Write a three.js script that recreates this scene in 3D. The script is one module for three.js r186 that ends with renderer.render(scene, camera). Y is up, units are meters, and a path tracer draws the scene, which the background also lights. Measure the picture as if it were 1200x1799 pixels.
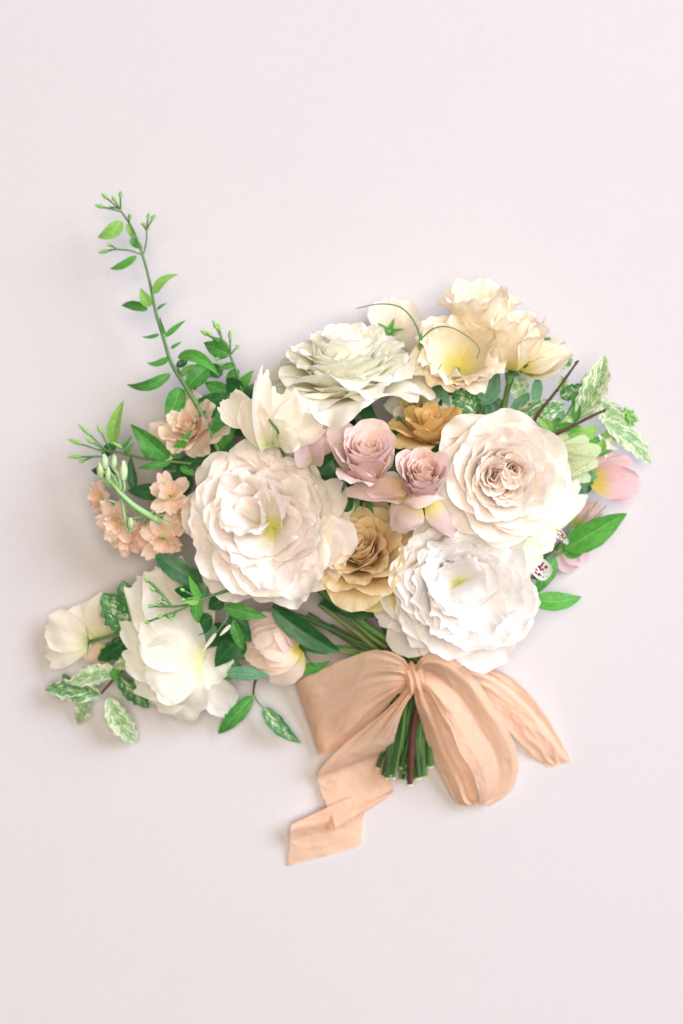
import * as THREE from 'three';
import { RectAreaLightUniformsLib } from 'three/addons/lights/RectAreaLightUniformsLib.js';
import { mergeGeometries } from 'three/addons/utils/BufferGeometryUtils.js';

// ---------------------------------------------------------------- camera, light, exposure
const scene = new THREE.Scene();
scene.background = new THREE.Color(0, 0, 0);
const CAM_H = 1.04, PX = 0.5 / 1200;                 // the frame covers 0.50 x 0.75 m of the surface
const camera = new THREE.PerspectiveCamera(2 * Math.atan(0.5 * 1799 / 1200 / 2 / CAM_H) * 180 / Math.PI, 1200 / 1799, 0.05, 20);
camera.position.set(0, CAM_H, 0);
camera.up.set(0, 0, -1);
camera.lookAt(0, 0, 0);
camera.focus = CAM_H - 0.105;
camera.userData.fStop = 3.0;

RectAreaLightUniformsLib.init();
// soft window light from the right, a little towards the head of the bouquet
const key = new THREE.RectAreaLight(new THREE.Color(0.80, 0.87, 1.0), 12.0, 3.9, 3.6);
key.position.set(4.2, 3.9, -2.2);
key.lookAt(0, 0.05, 0);
scene.add(key);
// warm softbox above the table
const fill = new THREE.RectAreaLight(new THREE.Color(1.0, 0.885, 0.70), 12.2, 1.8, 1.8);
fill.position.set(0.2, 3.5, -0.15);
fill.lookAt(0, 0, 0);
scene.add(fill);
for (const l of [key, fill]) l.castShadow = true;

const renderer = new THREE.WebGLRenderer({ antialias: true });
renderer.setSize(683, 1024);
renderer.toneMapping = THREE.LinearToneMapping;
renderer.toneMappingExposure = 1.05;
renderer.shadowMap.enabled = true;

// ---------------------------------------------------------------- helpers
const V = (x, y, z) => new THREE.Vector3(x, y, z);
const UPV = V(0, 1, 0);
const D2R = Math.PI / 180;
const lerp = (a, b, t) => a + (b - a) * t;
const clamp = (x, a, b) => Math.min(b, Math.max(a, x));
const smooth = (a, b, x) => { const t = clamp((x - a) / (b - a), 0, 1); return t * t * (3 - 2 * t); };
function rng(seed) {
  let a = (seed * 2654435761) >>> 0;
  return () => { a = (a + 0x6D2B79F5) >>> 0; let t = a; t = Math.imul(t ^ (t >>> 15), t | 1); t ^= t + Math.imul(t ^ (t >>> 7), t | 61); return ((t ^ (t >>> 14)) >>> 0) / 4294967296; };
}
const hash = (x, y) => { let h = Math.imul(x, 374761393) + Math.imul(y, 668265263); h = Math.imul(h ^ (h >>> 13), 1274126177); return ((h ^ (h >>> 16)) >>> 0) / 4294967296; };
function vnoise(x, y) {            // value noise, -1 .. 1
  const xi = Math.floor(x), yi = Math.floor(y), fx = x - xi, fy = y - yi;
  const u = fx * fx * (3 - 2 * fx), v = fy * fy * (3 - 2 * fy);
  return 2 * lerp(lerp(hash(xi, yi), hash(xi + 1, yi), u), lerp(hash(xi, yi + 1), hash(xi + 1, yi + 1), u), v) - 1;
}
const fbm = (x, y, o = 3) => { let s = 0, a = 0.5; for (let i = 0; i < o; i++) { s += a * vnoise(x, y); x = x * 2.03 + 17.1; y = y * 2.03 + 9.7; a *= 0.5; } return s; };
// the layout was measured on the photograph as (x, y) on the surface plan; h lifts a point to its real height
const scaleAt = (h) => PX * (CAM_H - h) / CAM_H;
const at = (x, y, h) => V((x - 600) * scaleAt(h), h, (y - 899.5) * scaleAt(h));

function sheet(nu, nv, fn) {
  const p = [], uv = [], idx = [], t = V(0, 0, 0);
  for (let j = 0; j <= nv; j++) for (let i = 0; i <= nu; i++) {
    const m = fn(i / nu * 2 - 1, j / nv, t) || t;
    p.push(m.x, m.y, m.z);
    uv.push(i / nu, m.s ?? j / nv);
  }
  for (let j = 0; j < nv; j++) for (let i = 0; i < nu; i++) {
    const a = j * (nu + 1) + i, b = a + 1, c = a + nu + 1, d = c + 1;
    idx.push(a, b, d, a, d, c);
  }
  const g = new THREE.BufferGeometry();
  g.setAttribute('position', new THREE.Float32BufferAttribute(p, 3));
  g.setAttribute('uv', new THREE.Float32BufferAttribute(uv, 2));
  g.setIndex(idx);
  g.computeVertexNormals();
  return g;
}
function tube(points, r0, r1, sides = 8, steps = 24, wob = 0) {
  const curve = new THREE.CatmullRomCurve3(points, false, 'centripetal');
  const fr = curve.computeFrenetFrames(steps, false);
  const p = [], uv = [], idx = [], n = [];
  for (let j = 0; j <= steps; j++) {
    const c = curve.getPointAt(j / steps), r = lerp(r0, r1, j / steps) * (1 + wob * vnoise(j * 0.9, points[0].x * 900));
    for (let i = 0; i <= sides; i++) {
      const a = i / sides * Math.PI * 2, d = fr.normals[j].clone().multiplyScalar(Math.cos(a)).addScaledVector(fr.binormals[j], Math.sin(a));
      p.push(c.x + d.x * r, c.y + d.y * r, c.z + d.z * r); n.push(d.x, d.y, d.z); uv.push(i / sides, j / steps);
    }
  }
  const row = sides + 1;
  for (let j = 0; j < steps; j++) for (let i = 0; i < sides; i++) { const a = j * row + i; idx.push(a, a + 1, a + row + 1, a, a + row + 1, a + row); }
  for (const [j, s] of [[0, -1], [steps, 1]]) {
    const c = curve.getPointAt(j / steps), k = p.length / 3, d = fr.tangents[j];
    p.push(c.x, c.y, c.z); n.push(d.x * s, d.y * s, d.z * s); uv.push(0.5, j / steps);
    for (let i = 0; i <= sides; i++) { const q = (j * row + i) * 3; p.push(p[q], p[q + 1], p[q + 2]); n.push(d.x * s, d.y * s, d.z * s); uv.push(0.5, j / steps); }
    for (let i = 0; i < sides; i++) s > 0 ? idx.push(k, k + 1 + i, k + 2 + i) : idx.push(k, k + 2 + i, k + 1 + i);
  }
  const g = new THREE.BufferGeometry();
  g.setAttribute('position', new THREE.Float32BufferAttribute(p, 3));
  g.setAttribute('normal', new THREE.Float32BufferAttribute(n, 3));
  g.setAttribute('uv', new THREE.Float32BufferAttribute(uv, 2));
  g.setIndex(idx);
  return g;
}

// ---------------------------------------------------------------- procedural textures and materials
function texture(n, m, fn, srgb = true) {
  const d = new Uint8Array(n * m * 4);
  for (let j = 0; j < m; j++) for (let i = 0; i < n; i++) {
    const c = fn((i + 0.5) / n, (j + 0.5) / m), k = (j * n + i) * 4;
    for (let q = 0; q < 3; q++) d[k + q] = clamp(Math.round(c[q]), 0, 255);
    d[k + 3] = 255;
  }
  const t = new THREE.DataTexture(d, n, m, THREE.RGBAFormat);
  t.wrapS = t.wrapT = THREE.RepeatWrapping; t.magFilter = t.minFilter = THREE.LinearFilter;
  if (srgb) t.colorSpace = THREE.SRGBColorSpace;
  t.needsUpdate = true;
  return t;
}
const mix3 = (a, b, t) => [lerp(a[0], b[0], t), lerp(a[1], b[1], t), lerp(a[2], b[2], t)];
const veinBump = texture(128, 128, (u, v) => {
  const x = (u - 0.5) * (1.6 - 0.9 * v);
  const g = 128 + 70 * fbm(x * 60 + 40, v * 5, 3) + 30 * fbm(u * 9, v * 9 + 31, 2);
  return [g, g, g];
}, false);
// a petal's own dye: the tint of its foot, of its blade and of its rim, with streaks along the veins
function petalMaterial(name, foot, blade, rim, o = {}) {
  const { footEnd = 0.45, rimStart = 0.86, streak = 6, blotch = 5, through = 0.5, spots = null, seed = 1 } = o;
  const map = texture(128, 128, (u, v) => {
    const x = (u - 0.5) * (1.6 - 0.9 * v);
    const st = fbm(x * 46 + seed * 13, v * 4 + seed, 3), bl = fbm(u * 4 + seed * 7, v * 4 + 3, 3);
    let c = mix3(foot, blade, smooth(0, footEnd, v + st * 0.16));
    c = mix3(c, rim, smooth(rimStart, 1, Math.max(v, Math.abs(u - 0.5) * 1.9 * (0.4 + 0.6 * v)) + st * 0.06) * 0.8);
    c = [c[0] + st * streak * 0.5 + bl * blotch * 0.5, c[1] + st * streak + bl * blotch, c[2] + st * streak + bl * blotch];
    return spots ? spots(u, v, c) : c;
  });
  map.wrapS = map.wrapT = THREE.ClampToEdgeWrapping;
  return new THREE.MeshPhysicalMaterial({ name, map, bumpMap: veinBump, bumpScale: 0.0003, roughness: 1, transmission: through, thickness: 0, side: THREE.DoubleSide, specularIntensity: 0.3 });
}
const M = {
  blushPeony: petalMaterial('blush_peony_petal', [240, 242, 150], [252, 245, 241], [253, 247, 243], { streak: 8, footEnd: 0.46, seed: 1 }),
  whitePeony: petalMaterial('white_peony_petal', [238, 240, 150], [251, 248, 247], [252, 250, 249], { footEnd: 0.36, seed: 2 }),
  blushRose: petalMaterial('blush_rose_petal', [251, 234, 218], [252, 244, 238], [253, 247, 242], { footEnd: 0.55, seed: 3 }),
  blushHeart: petalMaterial('blush_rose_heart_petal', [250, 226, 208], [252, 238, 228], [253, 245, 238], { footEnd: 0.6, seed: 4 }),
  mauveRose: petalMaterial('mauve_rose_petal', [246, 236, 176], [246, 223, 220], [247, 228, 224], { footEnd: 0.28, seed: 5 }),
  mauveHeart: petalMaterial('mauve_rose_heart_petal', [238, 200, 178], [244, 218, 208], [247, 230, 222], { footEnd: 0.6, seed: 6 }),
  mauveDroop: petalMaterial('mauve_rose_drooping_petal', [238, 224, 112], [238, 212, 211], [240, 216, 216], { footEnd: 0.5, seed: 25 }),
  tanRose: petalMaterial('caramel_rose_petal', [222, 184, 112], [234, 208, 158], [243, 226, 194], { footEnd: 0.7, rimStart: 0.72, streak: 12, seed: 7 }),
  goldRose: petalMaterial('gold_rose_petal', [216, 174, 96], [226, 190, 124], [230, 198, 140], { streak: 10, rimStart: 0.72, seed: 8 }),
  paleYellow: petalMaterial('pale_yellow_petal', [222, 205, 110], [232, 218, 160], [234, 224, 178], { streak: 10, seed: 9 }),
  creamRose: petalMaterial('cream_rose_petal', [252, 246, 196], [253, 251, 240], [253, 252, 246], { streak: 8, footEnd: 0.4, seed: 10 }),
  creamPea: petalMaterial('cream_sweet_pea_petal', [236, 238, 190], [248, 240, 228], [249, 242, 232], { streak: 8, footEnd: 0.4, seed: 11 }),
  mauvePea: petalMaterial('mauve_sweet_pea_petal', [238, 230, 180], [236, 210, 217], [240, 216, 222], { streak: 8, footEnd: 0.35, seed: 12 }),
  lisianthus: petalMaterial('lisianthus_petal', [238, 230, 140], [251, 241, 222], [252, 238, 225], { footEnd: 0.5, seed: 13 }),
  stock: petalMaterial('stock_petal', [238, 232, 164], [247, 219, 201], [249, 226, 211], { footEnd: 0.35, seed: 14 }),
  peach: petalMaterial('peach_rose_petal', [242, 212, 180], [246, 224, 206], [248, 229, 214], { seed: 15 }),
  sprayRose: petalMaterial('pink_spray_rose_petal', [238, 230, 120], [246, 228, 217], [244, 223, 221], { footEnd: 0.4, seed: 16 }),
  mauveBell: petalMaterial('mauve_hellebore_petal', [222, 212, 90], [232, 196, 200], [234, 204, 208], { footEnd: 0.45, streak: 12, seed: 17 }),
  white: petalMaterial('white_petal', [238, 240, 188], [249, 246, 239], [250, 247, 241], { streak: 8, footEnd: 0.25, seed: 18 }),
  lily: petalMaterial('white_lily_petal', [226, 230, 190], [242, 240, 234], [240, 236, 232], { footEnd: 0.3, seed: 19, spots: (u, v, c) => {
    for (let k = 0; k < 26; k++) { const x = 0.15 + 0.7 * hash(k, 3), y = 0.12 + 0.8 * hash(k, 9), r = y < 0.6 ? 0.05 : 0.025; if (Math.hypot((u - x), (v - y) * 0.8) < r) return [150, 30, 70]; }
    return c; } }),
  lilyPlain: petalMaterial('white_lily_plain_petal', [226, 236, 178], [246, 248, 236], [244, 246, 236], { streak: 8, footEnd: 0.35, seed: 20 }),
  greenBell: petalMaterial('green_hellebore_petal', [200, 218, 150], [216, 226, 186], [222, 230, 200], { seed: 21, spots: (u, v, c) => {
    const s = vnoise(u * 40 + 5, v * 40); return s > 0.62 && v < 0.75 ? mix3(c, [130, 110, 90], 0.7) : c; } }),
};
function leafMaterial(name, base, vein, o = {}) {
  const { varieg = 0, seed = 1, gloss = 0.35, through = 0.28, blot = 24 } = o;
  const map = texture(128, 256, (u, v) => {
    const x = Math.abs(u - 0.5) * 2, side = Math.abs(((v * 9 - x * 2.6) % 1 + 1) % 1 - 0.5) * 2;
    const n = fbm(u * 7 + seed * 11, v * 12 + seed, 3), f = fbm(u * 30, v * 60 + seed, 2);
    let c = [base[0] + n * blot + f * 5, base[1] + n * blot + f * 6, base[2] + n * blot * 0.6 + f * 4];
    c = mix3(c, vein, smooth(0.86, 1, side) * 0.22 * (1 - x));
    if (varieg) {
      const w = fbm(u * 16 + seed * 5 + v * 6, v * 22 - x * 10, 3) + 0.45 * fbm(u * 40, v * 60, 2) + (x - 0.5) * 0.5 * Math.sign(varieg - 0.3);
      c = mix3(c, [226, 230, 204], smooth(0.12, 0.3, w + varieg - 0.35) * 0.92);
    }
    return mix3(c, vein, smooth(0.07, 0.025, x) * 0.65);
  });
  const bump = texture(64, 128, (u, v) => {
    const x = Math.abs(u - 0.5) * 2, side = Math.abs(((v * 9 - x * 2.6) % 1 + 1) % 1 - 0.5) * 2;
    const g = 150 - 60 * smooth(0.1, 0.0, x) - 45 * smooth(0.75, 1, side) + 30 * fbm(u * 14, v * 24, 2);
    return [g, g, g];
  }, false);
  for (const t of [map, bump]) t.wrapS = t.wrapT = THREE.ClampToEdgeWrapping;
  return new THREE.MeshPhysicalMaterial({ name, map, bumpMap: bump, bumpScale: 0.0005, roughness: 1, transmission: through, thickness: 0, side: THREE.DoubleSide, clearcoat: gloss, clearcoatRoughness: 0.35, specularIntensity: 0.4 });
}
const F = {
  mid: leafMaterial('leaf_green', [72, 142, 62], [140, 190, 110], { seed: 1 }),
  light: leafMaterial('leaf_light_green', [134, 184, 92], [176, 208, 130], { seed: 2, gloss: 0.15 }),
  dark: leafMaterial('leaf_dark_green', [38, 92, 46], [78, 130, 74], { seed: 3, gloss: 0.5, through: 0.2 }),
  grey: leafMaterial('leaf_grey_green', [98, 146, 112], [140, 176, 146], { seed: 4, gloss: 0.12 }),
  vivid: leafMaterial('leaf_vivid_green', [86, 160, 64], [140, 196, 104], { seed: 5 }),
  varDark: leafMaterial('variegated_leaf_dark', [64, 122, 66], [150, 180, 130], { seed: 6, varieg: 0.22 }),
  varMid: leafMaterial('variegated_leaf', [88, 142, 84], [176, 196, 150], { seed: 7, varieg: 0.42 }),
  varPale: leafMaterial('variegated_leaf_pale', [128, 168, 112], [196, 210, 168], { seed: 8, varieg: 0.58 }),
};
const plain = (name, rgb, o = {}) => new THREE.MeshPhysicalMaterial({ name, color: new THREE.Color(`rgb(${rgb.join(',')})`), roughness: 0.6, ...o });
function stemMaterial(name, a, b, o = {}) {
  const map = texture(64, 256, (u, v) => { const s = fbm(u * 14, v * 5 + 2, 3), n = fbm(u * 5 + 30, v * 26, 3); const c = mix3(a, b, clamp(0.5 + s * 0.9 + n * 0.5, 0, 1)); return c; });
  return new THREE.MeshPhysicalMaterial({ name, map, roughness: 0.55, ...o });
}
const S = {
  green: stemMaterial('stem_green', [62, 106, 52], [98, 138, 74]),
  dark: stemMaterial('stem_dark_green', [40, 70, 40], [66, 100, 56]),
  olive: stemMaterial('stem_olive', [70, 92, 44], [120, 140, 78]),
  pale: stemMaterial('stem_pale_green', [132, 172, 112], [164, 196, 140]),
  brown: stemMaterial('twig_brown', [66, 34, 30], [92, 54, 44]),
  bud: plain('bud_green', [122, 176, 84], { roughness: 0.5 }),
  budPale: stemMaterial('bud_pale_green', [168, 196, 148], [206, 220, 182]),
  cut: plain('cut_stem_end', [208, 212, 170], { roughness: 0.9 }),
};

// ---------------------------------------------------------------- naming and assembling
const taken = {};
function thing(name, label, category, pos, group) {
  const o = new THREE.Group(), n = taken[name] = (taken[name] ?? -1) + 1;
  o.name = n ? `${name}_${String(n).padStart(3, '0')}` : name;
  o.position.copy(pos);
  o.userData = { label, category };
  if (group) o.userData.group = group;
  scene.add(o);
  return o;
}
// geometry given in the world, kept in the thing's own axes
function part(name, geo, mat, parent, keep = false) {
  const root = parent.isMesh || parent.userData.sub ? parent.parent : parent;
  if (!keep) geo.translate(-root.position.x, -root.position.y, -root.position.z);
  const m = new THREE.Mesh(geo, mat);
  m.name = name; m.castShadow = m.receiveShadow = true;
  parent.add(m);
  return m;
}
function subgroup(name, parent) { const g = new THREE.Group(); g.name = name; g.userData.sub = true; parent.add(g); return g; }

// ---------------------------------------------------------------- petals and leaves
// a petal in the flower's frame (axis +y): its spine leaves the axis at angle th and bends; it wraps round the axis and waves at the rim
function petalGeometry(o, q, origin) {
  const { L, W, th, bend = 0, reflex = 0, rs = 0.55, cup = 0.6, r0 = 0, y0 = 0, az = 0, ruffle = 0, freq = 2.2, corner = 0.3, cp = 2.4, point = 0, notch = 0, roll = 0, foot = 0.35, vm = 0.62, shoulder = 0.1, twist = 0, seed = 0, nu = 10, nv = 10 } = o;
  const N = 28, rr = [r0], yy = [y0], an = [];
  for (let i = 0; i <= N; i++) {
    const s = i / N, k = Math.max(0, (s - rs) / (1 - rs));
    an.push((th + bend * s + reflex * k * k) * D2R);
    if (i) { rr.push(rr[i - 1] + Math.sin(an[i]) * L / N); yy.push(yy[i - 1] + Math.cos(an[i]) * L / N); }
  }
  const ca = Math.cos(az), sa = Math.sin(az);
  return sheet(nu, nv, (u, v, t) => {
    const a = Math.abs(u);
    const jag = ruffle ? 0.11 * ruffle * vnoise(u * freq * 1.2 + seed * 3.1, seed) + 0.035 * ruffle * vnoise(u * 6 + seed, 4.4) : 0;
    const top = 1 - corner * Math.pow(a, cp) + point * Math.exp(-u * u * 14) - notch * Math.exp(-u * u * 20) + jag;
    const s = clamp(v * top, 0, 1.2), i = Math.min(N, s * N), i0 = Math.min(N - 1, Math.floor(i)), f = i - i0;
    const ext = s > 1 ? (s - 1) * L : 0, ang = lerp(an[i0], an[i0 + 1], clamp(f, 0, 1));
    let r = lerp(rr[i0], rr[i0 + 1], clamp(f, 0, 1)) + Math.sin(ang) * ext, y = lerp(yy[i0], yy[i0 + 1], clamp(f, 0, 1)) + Math.cos(ang) * ext;
    const k = Math.max(0, (v - vm) / (1 - vm));
    const w = W / 2 * (foot + (1 - foot) * Math.sin(Math.min(v / vm, 1) * Math.PI / 2)) * (1 - shoulder * k * k);
    const x = u * w, c = cup / (W / 2), ph = x * c;
    let lat = Math.abs(c) > 1e-4 ? Math.sin(ph) / c : x, inw = Math.abs(c) > 1e-4 ? (1 - Math.cos(ph)) / c : 0;
    inw -= roll * W * Math.pow(a, 3) * v * v;
    if (ruffle) inw += ruffle * W * 0.22 * v * v * (0.35 + 0.65 * Math.max(a, k)) * (vnoise(u * freq + seed * 1.7, v * 1.6 + seed) + 0.5 * vnoise(u * freq * 2.3 + seed, v * 3 + 7));
    if (ruffle) inw += ruffle * W * 0.05 * smooth(0.6, 1, Math.max(v, a * v + 0.08)) * vnoise(u * 8 + seed * 2.3, v * 2 + seed);
    inw += twist * x * v;
    r -= Math.cos(ang) * inw; y += Math.sin(ang) * inw;
    t.set(lat * ca + r * sa, y, -lat * sa + r * ca).applyQuaternion(q).add(origin);
    t.s = v;
  });
}
// a blade (leaf or free petal) from its foot to its tip, both points in the world
function blade(B, T, W, o = {}) {
  const { shape = 'leaf', bow = 0.12, sway = 0, roll = 0, twist = 0, fold = 0.25, cup = 0, ruffle = 0, freq = 3, seed = 0, face = UPV, nu = 8, nv = 14, corner = 0.35, cp = 2.4, foot = 0.3, vm = 0.6, shoulder = 0.15, tipk = 1.05, lobes = 0, curl = 0, notch = 0 } = o;
  const d = T.clone().sub(B), L = d.length(); d.normalize();
  let b0 = d.clone().cross(face); if (b0.lengthSq() < 1e-6) b0 = V(1, 0, 0); b0.normalize();
  const n0 = b0.clone().cross(d).normalize();
  const C = B.clone().add(T).multiplyScalar(0.5).addScaledVector(n0, bow * L * 2).addScaledVector(b0, sway * L * 2);
  const peak = 0.6 / (0.6 + tipk), norm = Math.pow(peak, 0.6) * Math.pow(1 - peak, tipk);
  const p = V(0, 0, 0), tg = V(0, 0, 0), b = V(0, 0, 0), n = V(0, 0, 0);
  return sheet(nu, nv, (u, v, t) => {
    const a = Math.abs(u);
    let s = v, w;
    if (shape === 'leaf') w = W / 2 * (Math.pow(v, 0.6) * Math.pow(1 - v, tipk) / norm + 0.015) * (1 + (ruffle ? 0.10 * ruffle * Math.sin(v * 26 + seed + u) : 0) + lobes * Math.sin(v * 34 + seed + u * 0.8) * Math.sin(Math.PI * v));
    else {
      const k = Math.max(0, (v - vm) / (1 - vm));
      const jag = ruffle ? 0.09 * ruffle * vnoise(u * freq * 2.2 + seed * 3.1, seed) + 0.05 * ruffle * vnoise(u * 12 + seed, 4.4) : 0;
      s = v * (1 - corner * Math.pow(a, cp) - notch * Math.exp(-u * u * 20) + jag);
      w = W / 2 * (foot + (1 - foot) * Math.sin(Math.min(v / vm, 1) * Math.PI / 2)) * (1 - shoulder * k * k);
    }
    const i = 1 - s;
    p.set(0, 0, 0).addScaledVector(B, i * i).addScaledVector(C, 2 * i * s).addScaledVector(T, s * s);
    tg.copy(C).sub(B).multiplyScalar(i).addScaledVector(T, s).addScaledVector(C, -s).normalize();
    b.crossVectors(tg, n0); if (b.lengthSq() < 1e-8) b.copy(b0); b.normalize();
    n.crossVectors(b, tg);
    const ang = (roll + twist * v) * D2R, cb = Math.cos(ang), sb = Math.sin(ang);
    const x = u * w, off = a * w * fold + cup * u * u * w + curl * L * v * v * a * a
      + (ruffle ? ruffle * W * 0.16 * (0.25 + 0.75 * a) * (shape === 'leaf' ? Math.sin(Math.PI * Math.min(1, v * 1.3)) : v) * (vnoise(u * freq * 0.6 + seed * 1.7, v * freq + seed) + 0.5 * vnoise(u * freq + seed, v * freq * 2 + 7)) : 0);
    const xs = x * cb - off * sb, os = x * sb + off * cb;
    t.copy(p).addScaledVector(b, xs).addScaledVector(n, os);
    t.s = s;
  });
}
// leaf list entries: [foot x, y, h, tip x, y, h, width, material, options]
let leafSeed = 1;
function leaves(parent, list, name = 'leaf') {
  for (const [bx, by, bh, tx, ty, th, w, mat, o = {}] of list) {
    leafSeed++;
    const lr = rng(leafSeed * 7 + 3), jl = (k) => (lr() - 0.5) * k;
    part(name, blade(at(bx, by, bh), at(tx, ty, th), w * scaleAt((bh + th) / 2), { seed: leafSeed * 1.37, bow: 0.08 + jl(0.12), fold: 0.22 + jl(0.2), ruffle: 0.2, sway: jl(0.09), roll: jl(34), twist: jl(50), tipk: 1 + jl(0.35), nu: 10, nv: 16, ...o }), mat, parent);
  }
}
function petals(parent, list, base = {}) {
  for (const [bx, by, bh, tx, ty, th, w, mat, o = {}] of list) {
    leafSeed++;
    part('petal', blade(at(bx, by, bh), at(tx, ty, th), w * scaleAt((bh + th) / 2), { shape: 'petal', seed: leafSeed * 1.37, fold: 0, cup: 0.25, ruffle: 0.5, nu: 20, nv: 14, ...base, ...o }), mat, parent);
  }
}
const turnTo = (ax, spin = 0) => {
  const a = V(ax[0], ax[1], ax[2]).normalize();
  return new THREE.Quaternion().setFromUnitVectors(UPV, a).multiply(new THREE.Quaternion().setFromAxisAngle(UPV, spin));
};

// ---------------------------------------------------------------- the bundle of stems: every flower's own stem runs through the tie to its cut end
const slots = [];
{
  const d = 0.0056;
  for (let r = 0; r < 5; r++) for (let c = -3; c <= 3; c++) { const x = (c + (r % 2) * 0.5) * d, y = r * d * 0.87; if (Math.hypot(x / 1.15, y - 0.0088) < 0.0138) slots.push([x, y + 0.0045]); }
  const rr = rng(77); slots.sort(() => 0); for (let i = slots.length - 1; i > 0; i--) { const j = Math.floor(rr() * (i + 1)); [slots[i], slots[j]] = [slots[j], slots[i]]; }
}
let slotAt = 0;
const tieZ = at(726, 1190, 0.02), endZ = at(711, 1358, 0.012);
function stemTo(parent, from, via, r, mat = S.green, slot = null) {
  const [sx, sy] = slot ?? slots[slotAt++ % slots.length], j = rng(slotAt * 31 + 5);
  const bind = V(tieZ.x + sx * 0.92, sy + 0.008, tieZ.z + (j() - 0.5) * 0.004);
  const low = V(lerp(tieZ.x, endZ.x, 0.5) + sx * 1.0 + (j() - 0.5) * 0.003, sy * 0.95 + 0.004, lerp(tieZ.z, endZ.z, 0.5));
  const end = V(endZ.x + sx * 1.15 + (j() - 0.5) * 0.007, Math.max(r, sy * 0.85 + 0.0005), endZ.z + (j() - 0.5) * 0.013);
  const st = part('stem', tube([from, ...via, bind, low, end], r * (0.85 + 0.2 * j()), r * (0.72 + 0.4 * j()), 10, 64, 0.12), mat === S.green ? [S.green, S.dark, S.olive, S.green][Math.floor(j() * 4)] : mat, parent);
  const tip = end.clone().sub(low).normalize();
  part('cut_end', tube([end.clone().addScaledVector(tip, -0.0004), end.clone().addScaledVector(tip, 0.0007)], r * 0.94, r * 0.86, 10, 1), S.cut, st.parent);
  return st;
}

// ================================================================ the surface
{
  const weave = (u, v) => { const a = Math.sin(u * Math.PI * 2 * 120), b = Math.sin(v * Math.PI * 2 * 120); return 0.5 + 0.25 * a * (0.7 + 0.5 * fbm(u * 14, v * 90, 2)) + 0.25 * b * (0.7 + 0.5 * fbm(u * 90, v * 14, 2)); };
  const wrapn = (u, v, k, s) => { const f = (a, b) => fbm(a * k + s, b * k + s, 3); const x = smooth(0.85, 1, u), y = smooth(0.85, 1, v); return lerp(lerp(f(u, v), f(u - 1, v), x), lerp(f(u, v - 1), f(u - 1, v - 1), x), y); };
  const map = texture(1024, 1024, (u, v) => { const w = (weave(u, v) - 0.5) * 6 + wrapn(u, v, 260, 3) * 4 + wrapn(u, v, 9, 8) * 0.8; return [192 + w, 187 + w, 192 + w]; });
  const bump = texture(1024, 1024, (u, v) => { const g = 128 + (weave(u, v) - 0.5) * 60 + wrapn(u, v, 240, 5) * 40; return [g, g, g]; }, false);
  for (const t of [map, bump]) t.repeat.set(1 / 0.29, 1 / 0.29);
  const g = new THREE.BoxGeometry(1.7, 0.02, 2.1, 1, 1, 1), p = g.attributes.position, uv = g.attributes.uv;
  for (let i = 0; i < p.count; i++) uv.setXY(i, p.getX(i) + 0.9, p.getZ(i) + 1.1);
  const m = new THREE.Mesh(g, new THREE.MeshStandardMaterial({ name: 'pale_pink_linen', map, bumpMap: bump, bumpScale: 0.00012, roughness: 0.95 }));
  m.name = 'tabletop'; m.position.y = -0.01; m.receiveShadow = m.castShadow = true;
  m.userData = { kind: 'structure', label: 'pale pink linen surface under the bouquet', category: 'tabletop' };
  scene.add(m);
}

// ================================================================ flower makers
function calyx(parent, base, q, n, L, W, th, mat = F.mid, drop = 0) {
  for (let i = 0; i < n; i++) part('sepal', petalGeometry({ L, W, th, bend: 20, cup: 0.5, r0: W * 0.3, y0: -drop, az: i / n * Math.PI * 2 + 0.3, corner: 0.85, cp: 1.2, foot: 0.8, vm: 0.3, nu: 4, nv: 6, seed: i }, q, base), mat, parent);
}
function receptacle(parent, base, q, r, len, mat = S.green) {
  const d = UPV.clone().applyQuaternion(q);
  part('receptacle', tube([base.clone().addScaledVector(d, -len * 1.3), base.clone().addScaledVector(d, -len * 0.8), base.clone().addScaledVector(d, -len * 0.45)], r * 0.4, r * 0.8, 10, 6), mat, parent);
}
// petals in a spiral from a closed heart to open outer rows
function spiral(parent, base, q, mats, o) {
  const { n, seed = 1, pow = 1, th = [0, 70], L, W, bend = [-20, 0], reflex = [0, 20], ruffle = [0.15, 0.25], roll = [0, 0.06], point = [0, 0], cupk = [1.5, 0.5], r0 = [0, 0.004], y0 = [0, 0], jitter = 6, split = 0.4, corner = [0.3, 0.35], az0 = 0, start = 0, cp = 2.4, rs = 0.5 } = o;
  const r = rng(seed), mid = (a, t) => lerp(a[0], a[1], t);
  for (let i = start; i < n; i++) {
    const t = Math.pow(i / (n - 1), pow), Li = mid(L, t) * (0.95 + 0.1 * r());
    part('petal', petalGeometry({
      L: Li, W: mid(W, t) * (0.9 + 0.2 * r()), th: mid(th, t) + (r() - 0.5) * jitter, bend: mid(bend, t) + (r() - 0.5) * jitter, reflex: mid(reflex, t) * (0.6 + 0.8 * r()), rs,
      cup: mid(cupk, t), r0: mid(r0, t), y0: mid(y0, t), az: az0 + i * 2.39996 + (r() - 0.5) * 0.25, ruffle: mid(ruffle, t), freq: 2.4, point: mid(point, t), roll: mid(roll, t), corner: mid(corner, t), cp, seed: i * 1.31 + seed * 7, twist: (r() - 0.5) * 0.2, nu: 18, nv: 14,
    }, q, base), i / n < split ? mats[0] : mats[1], parent);
  }
}
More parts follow.
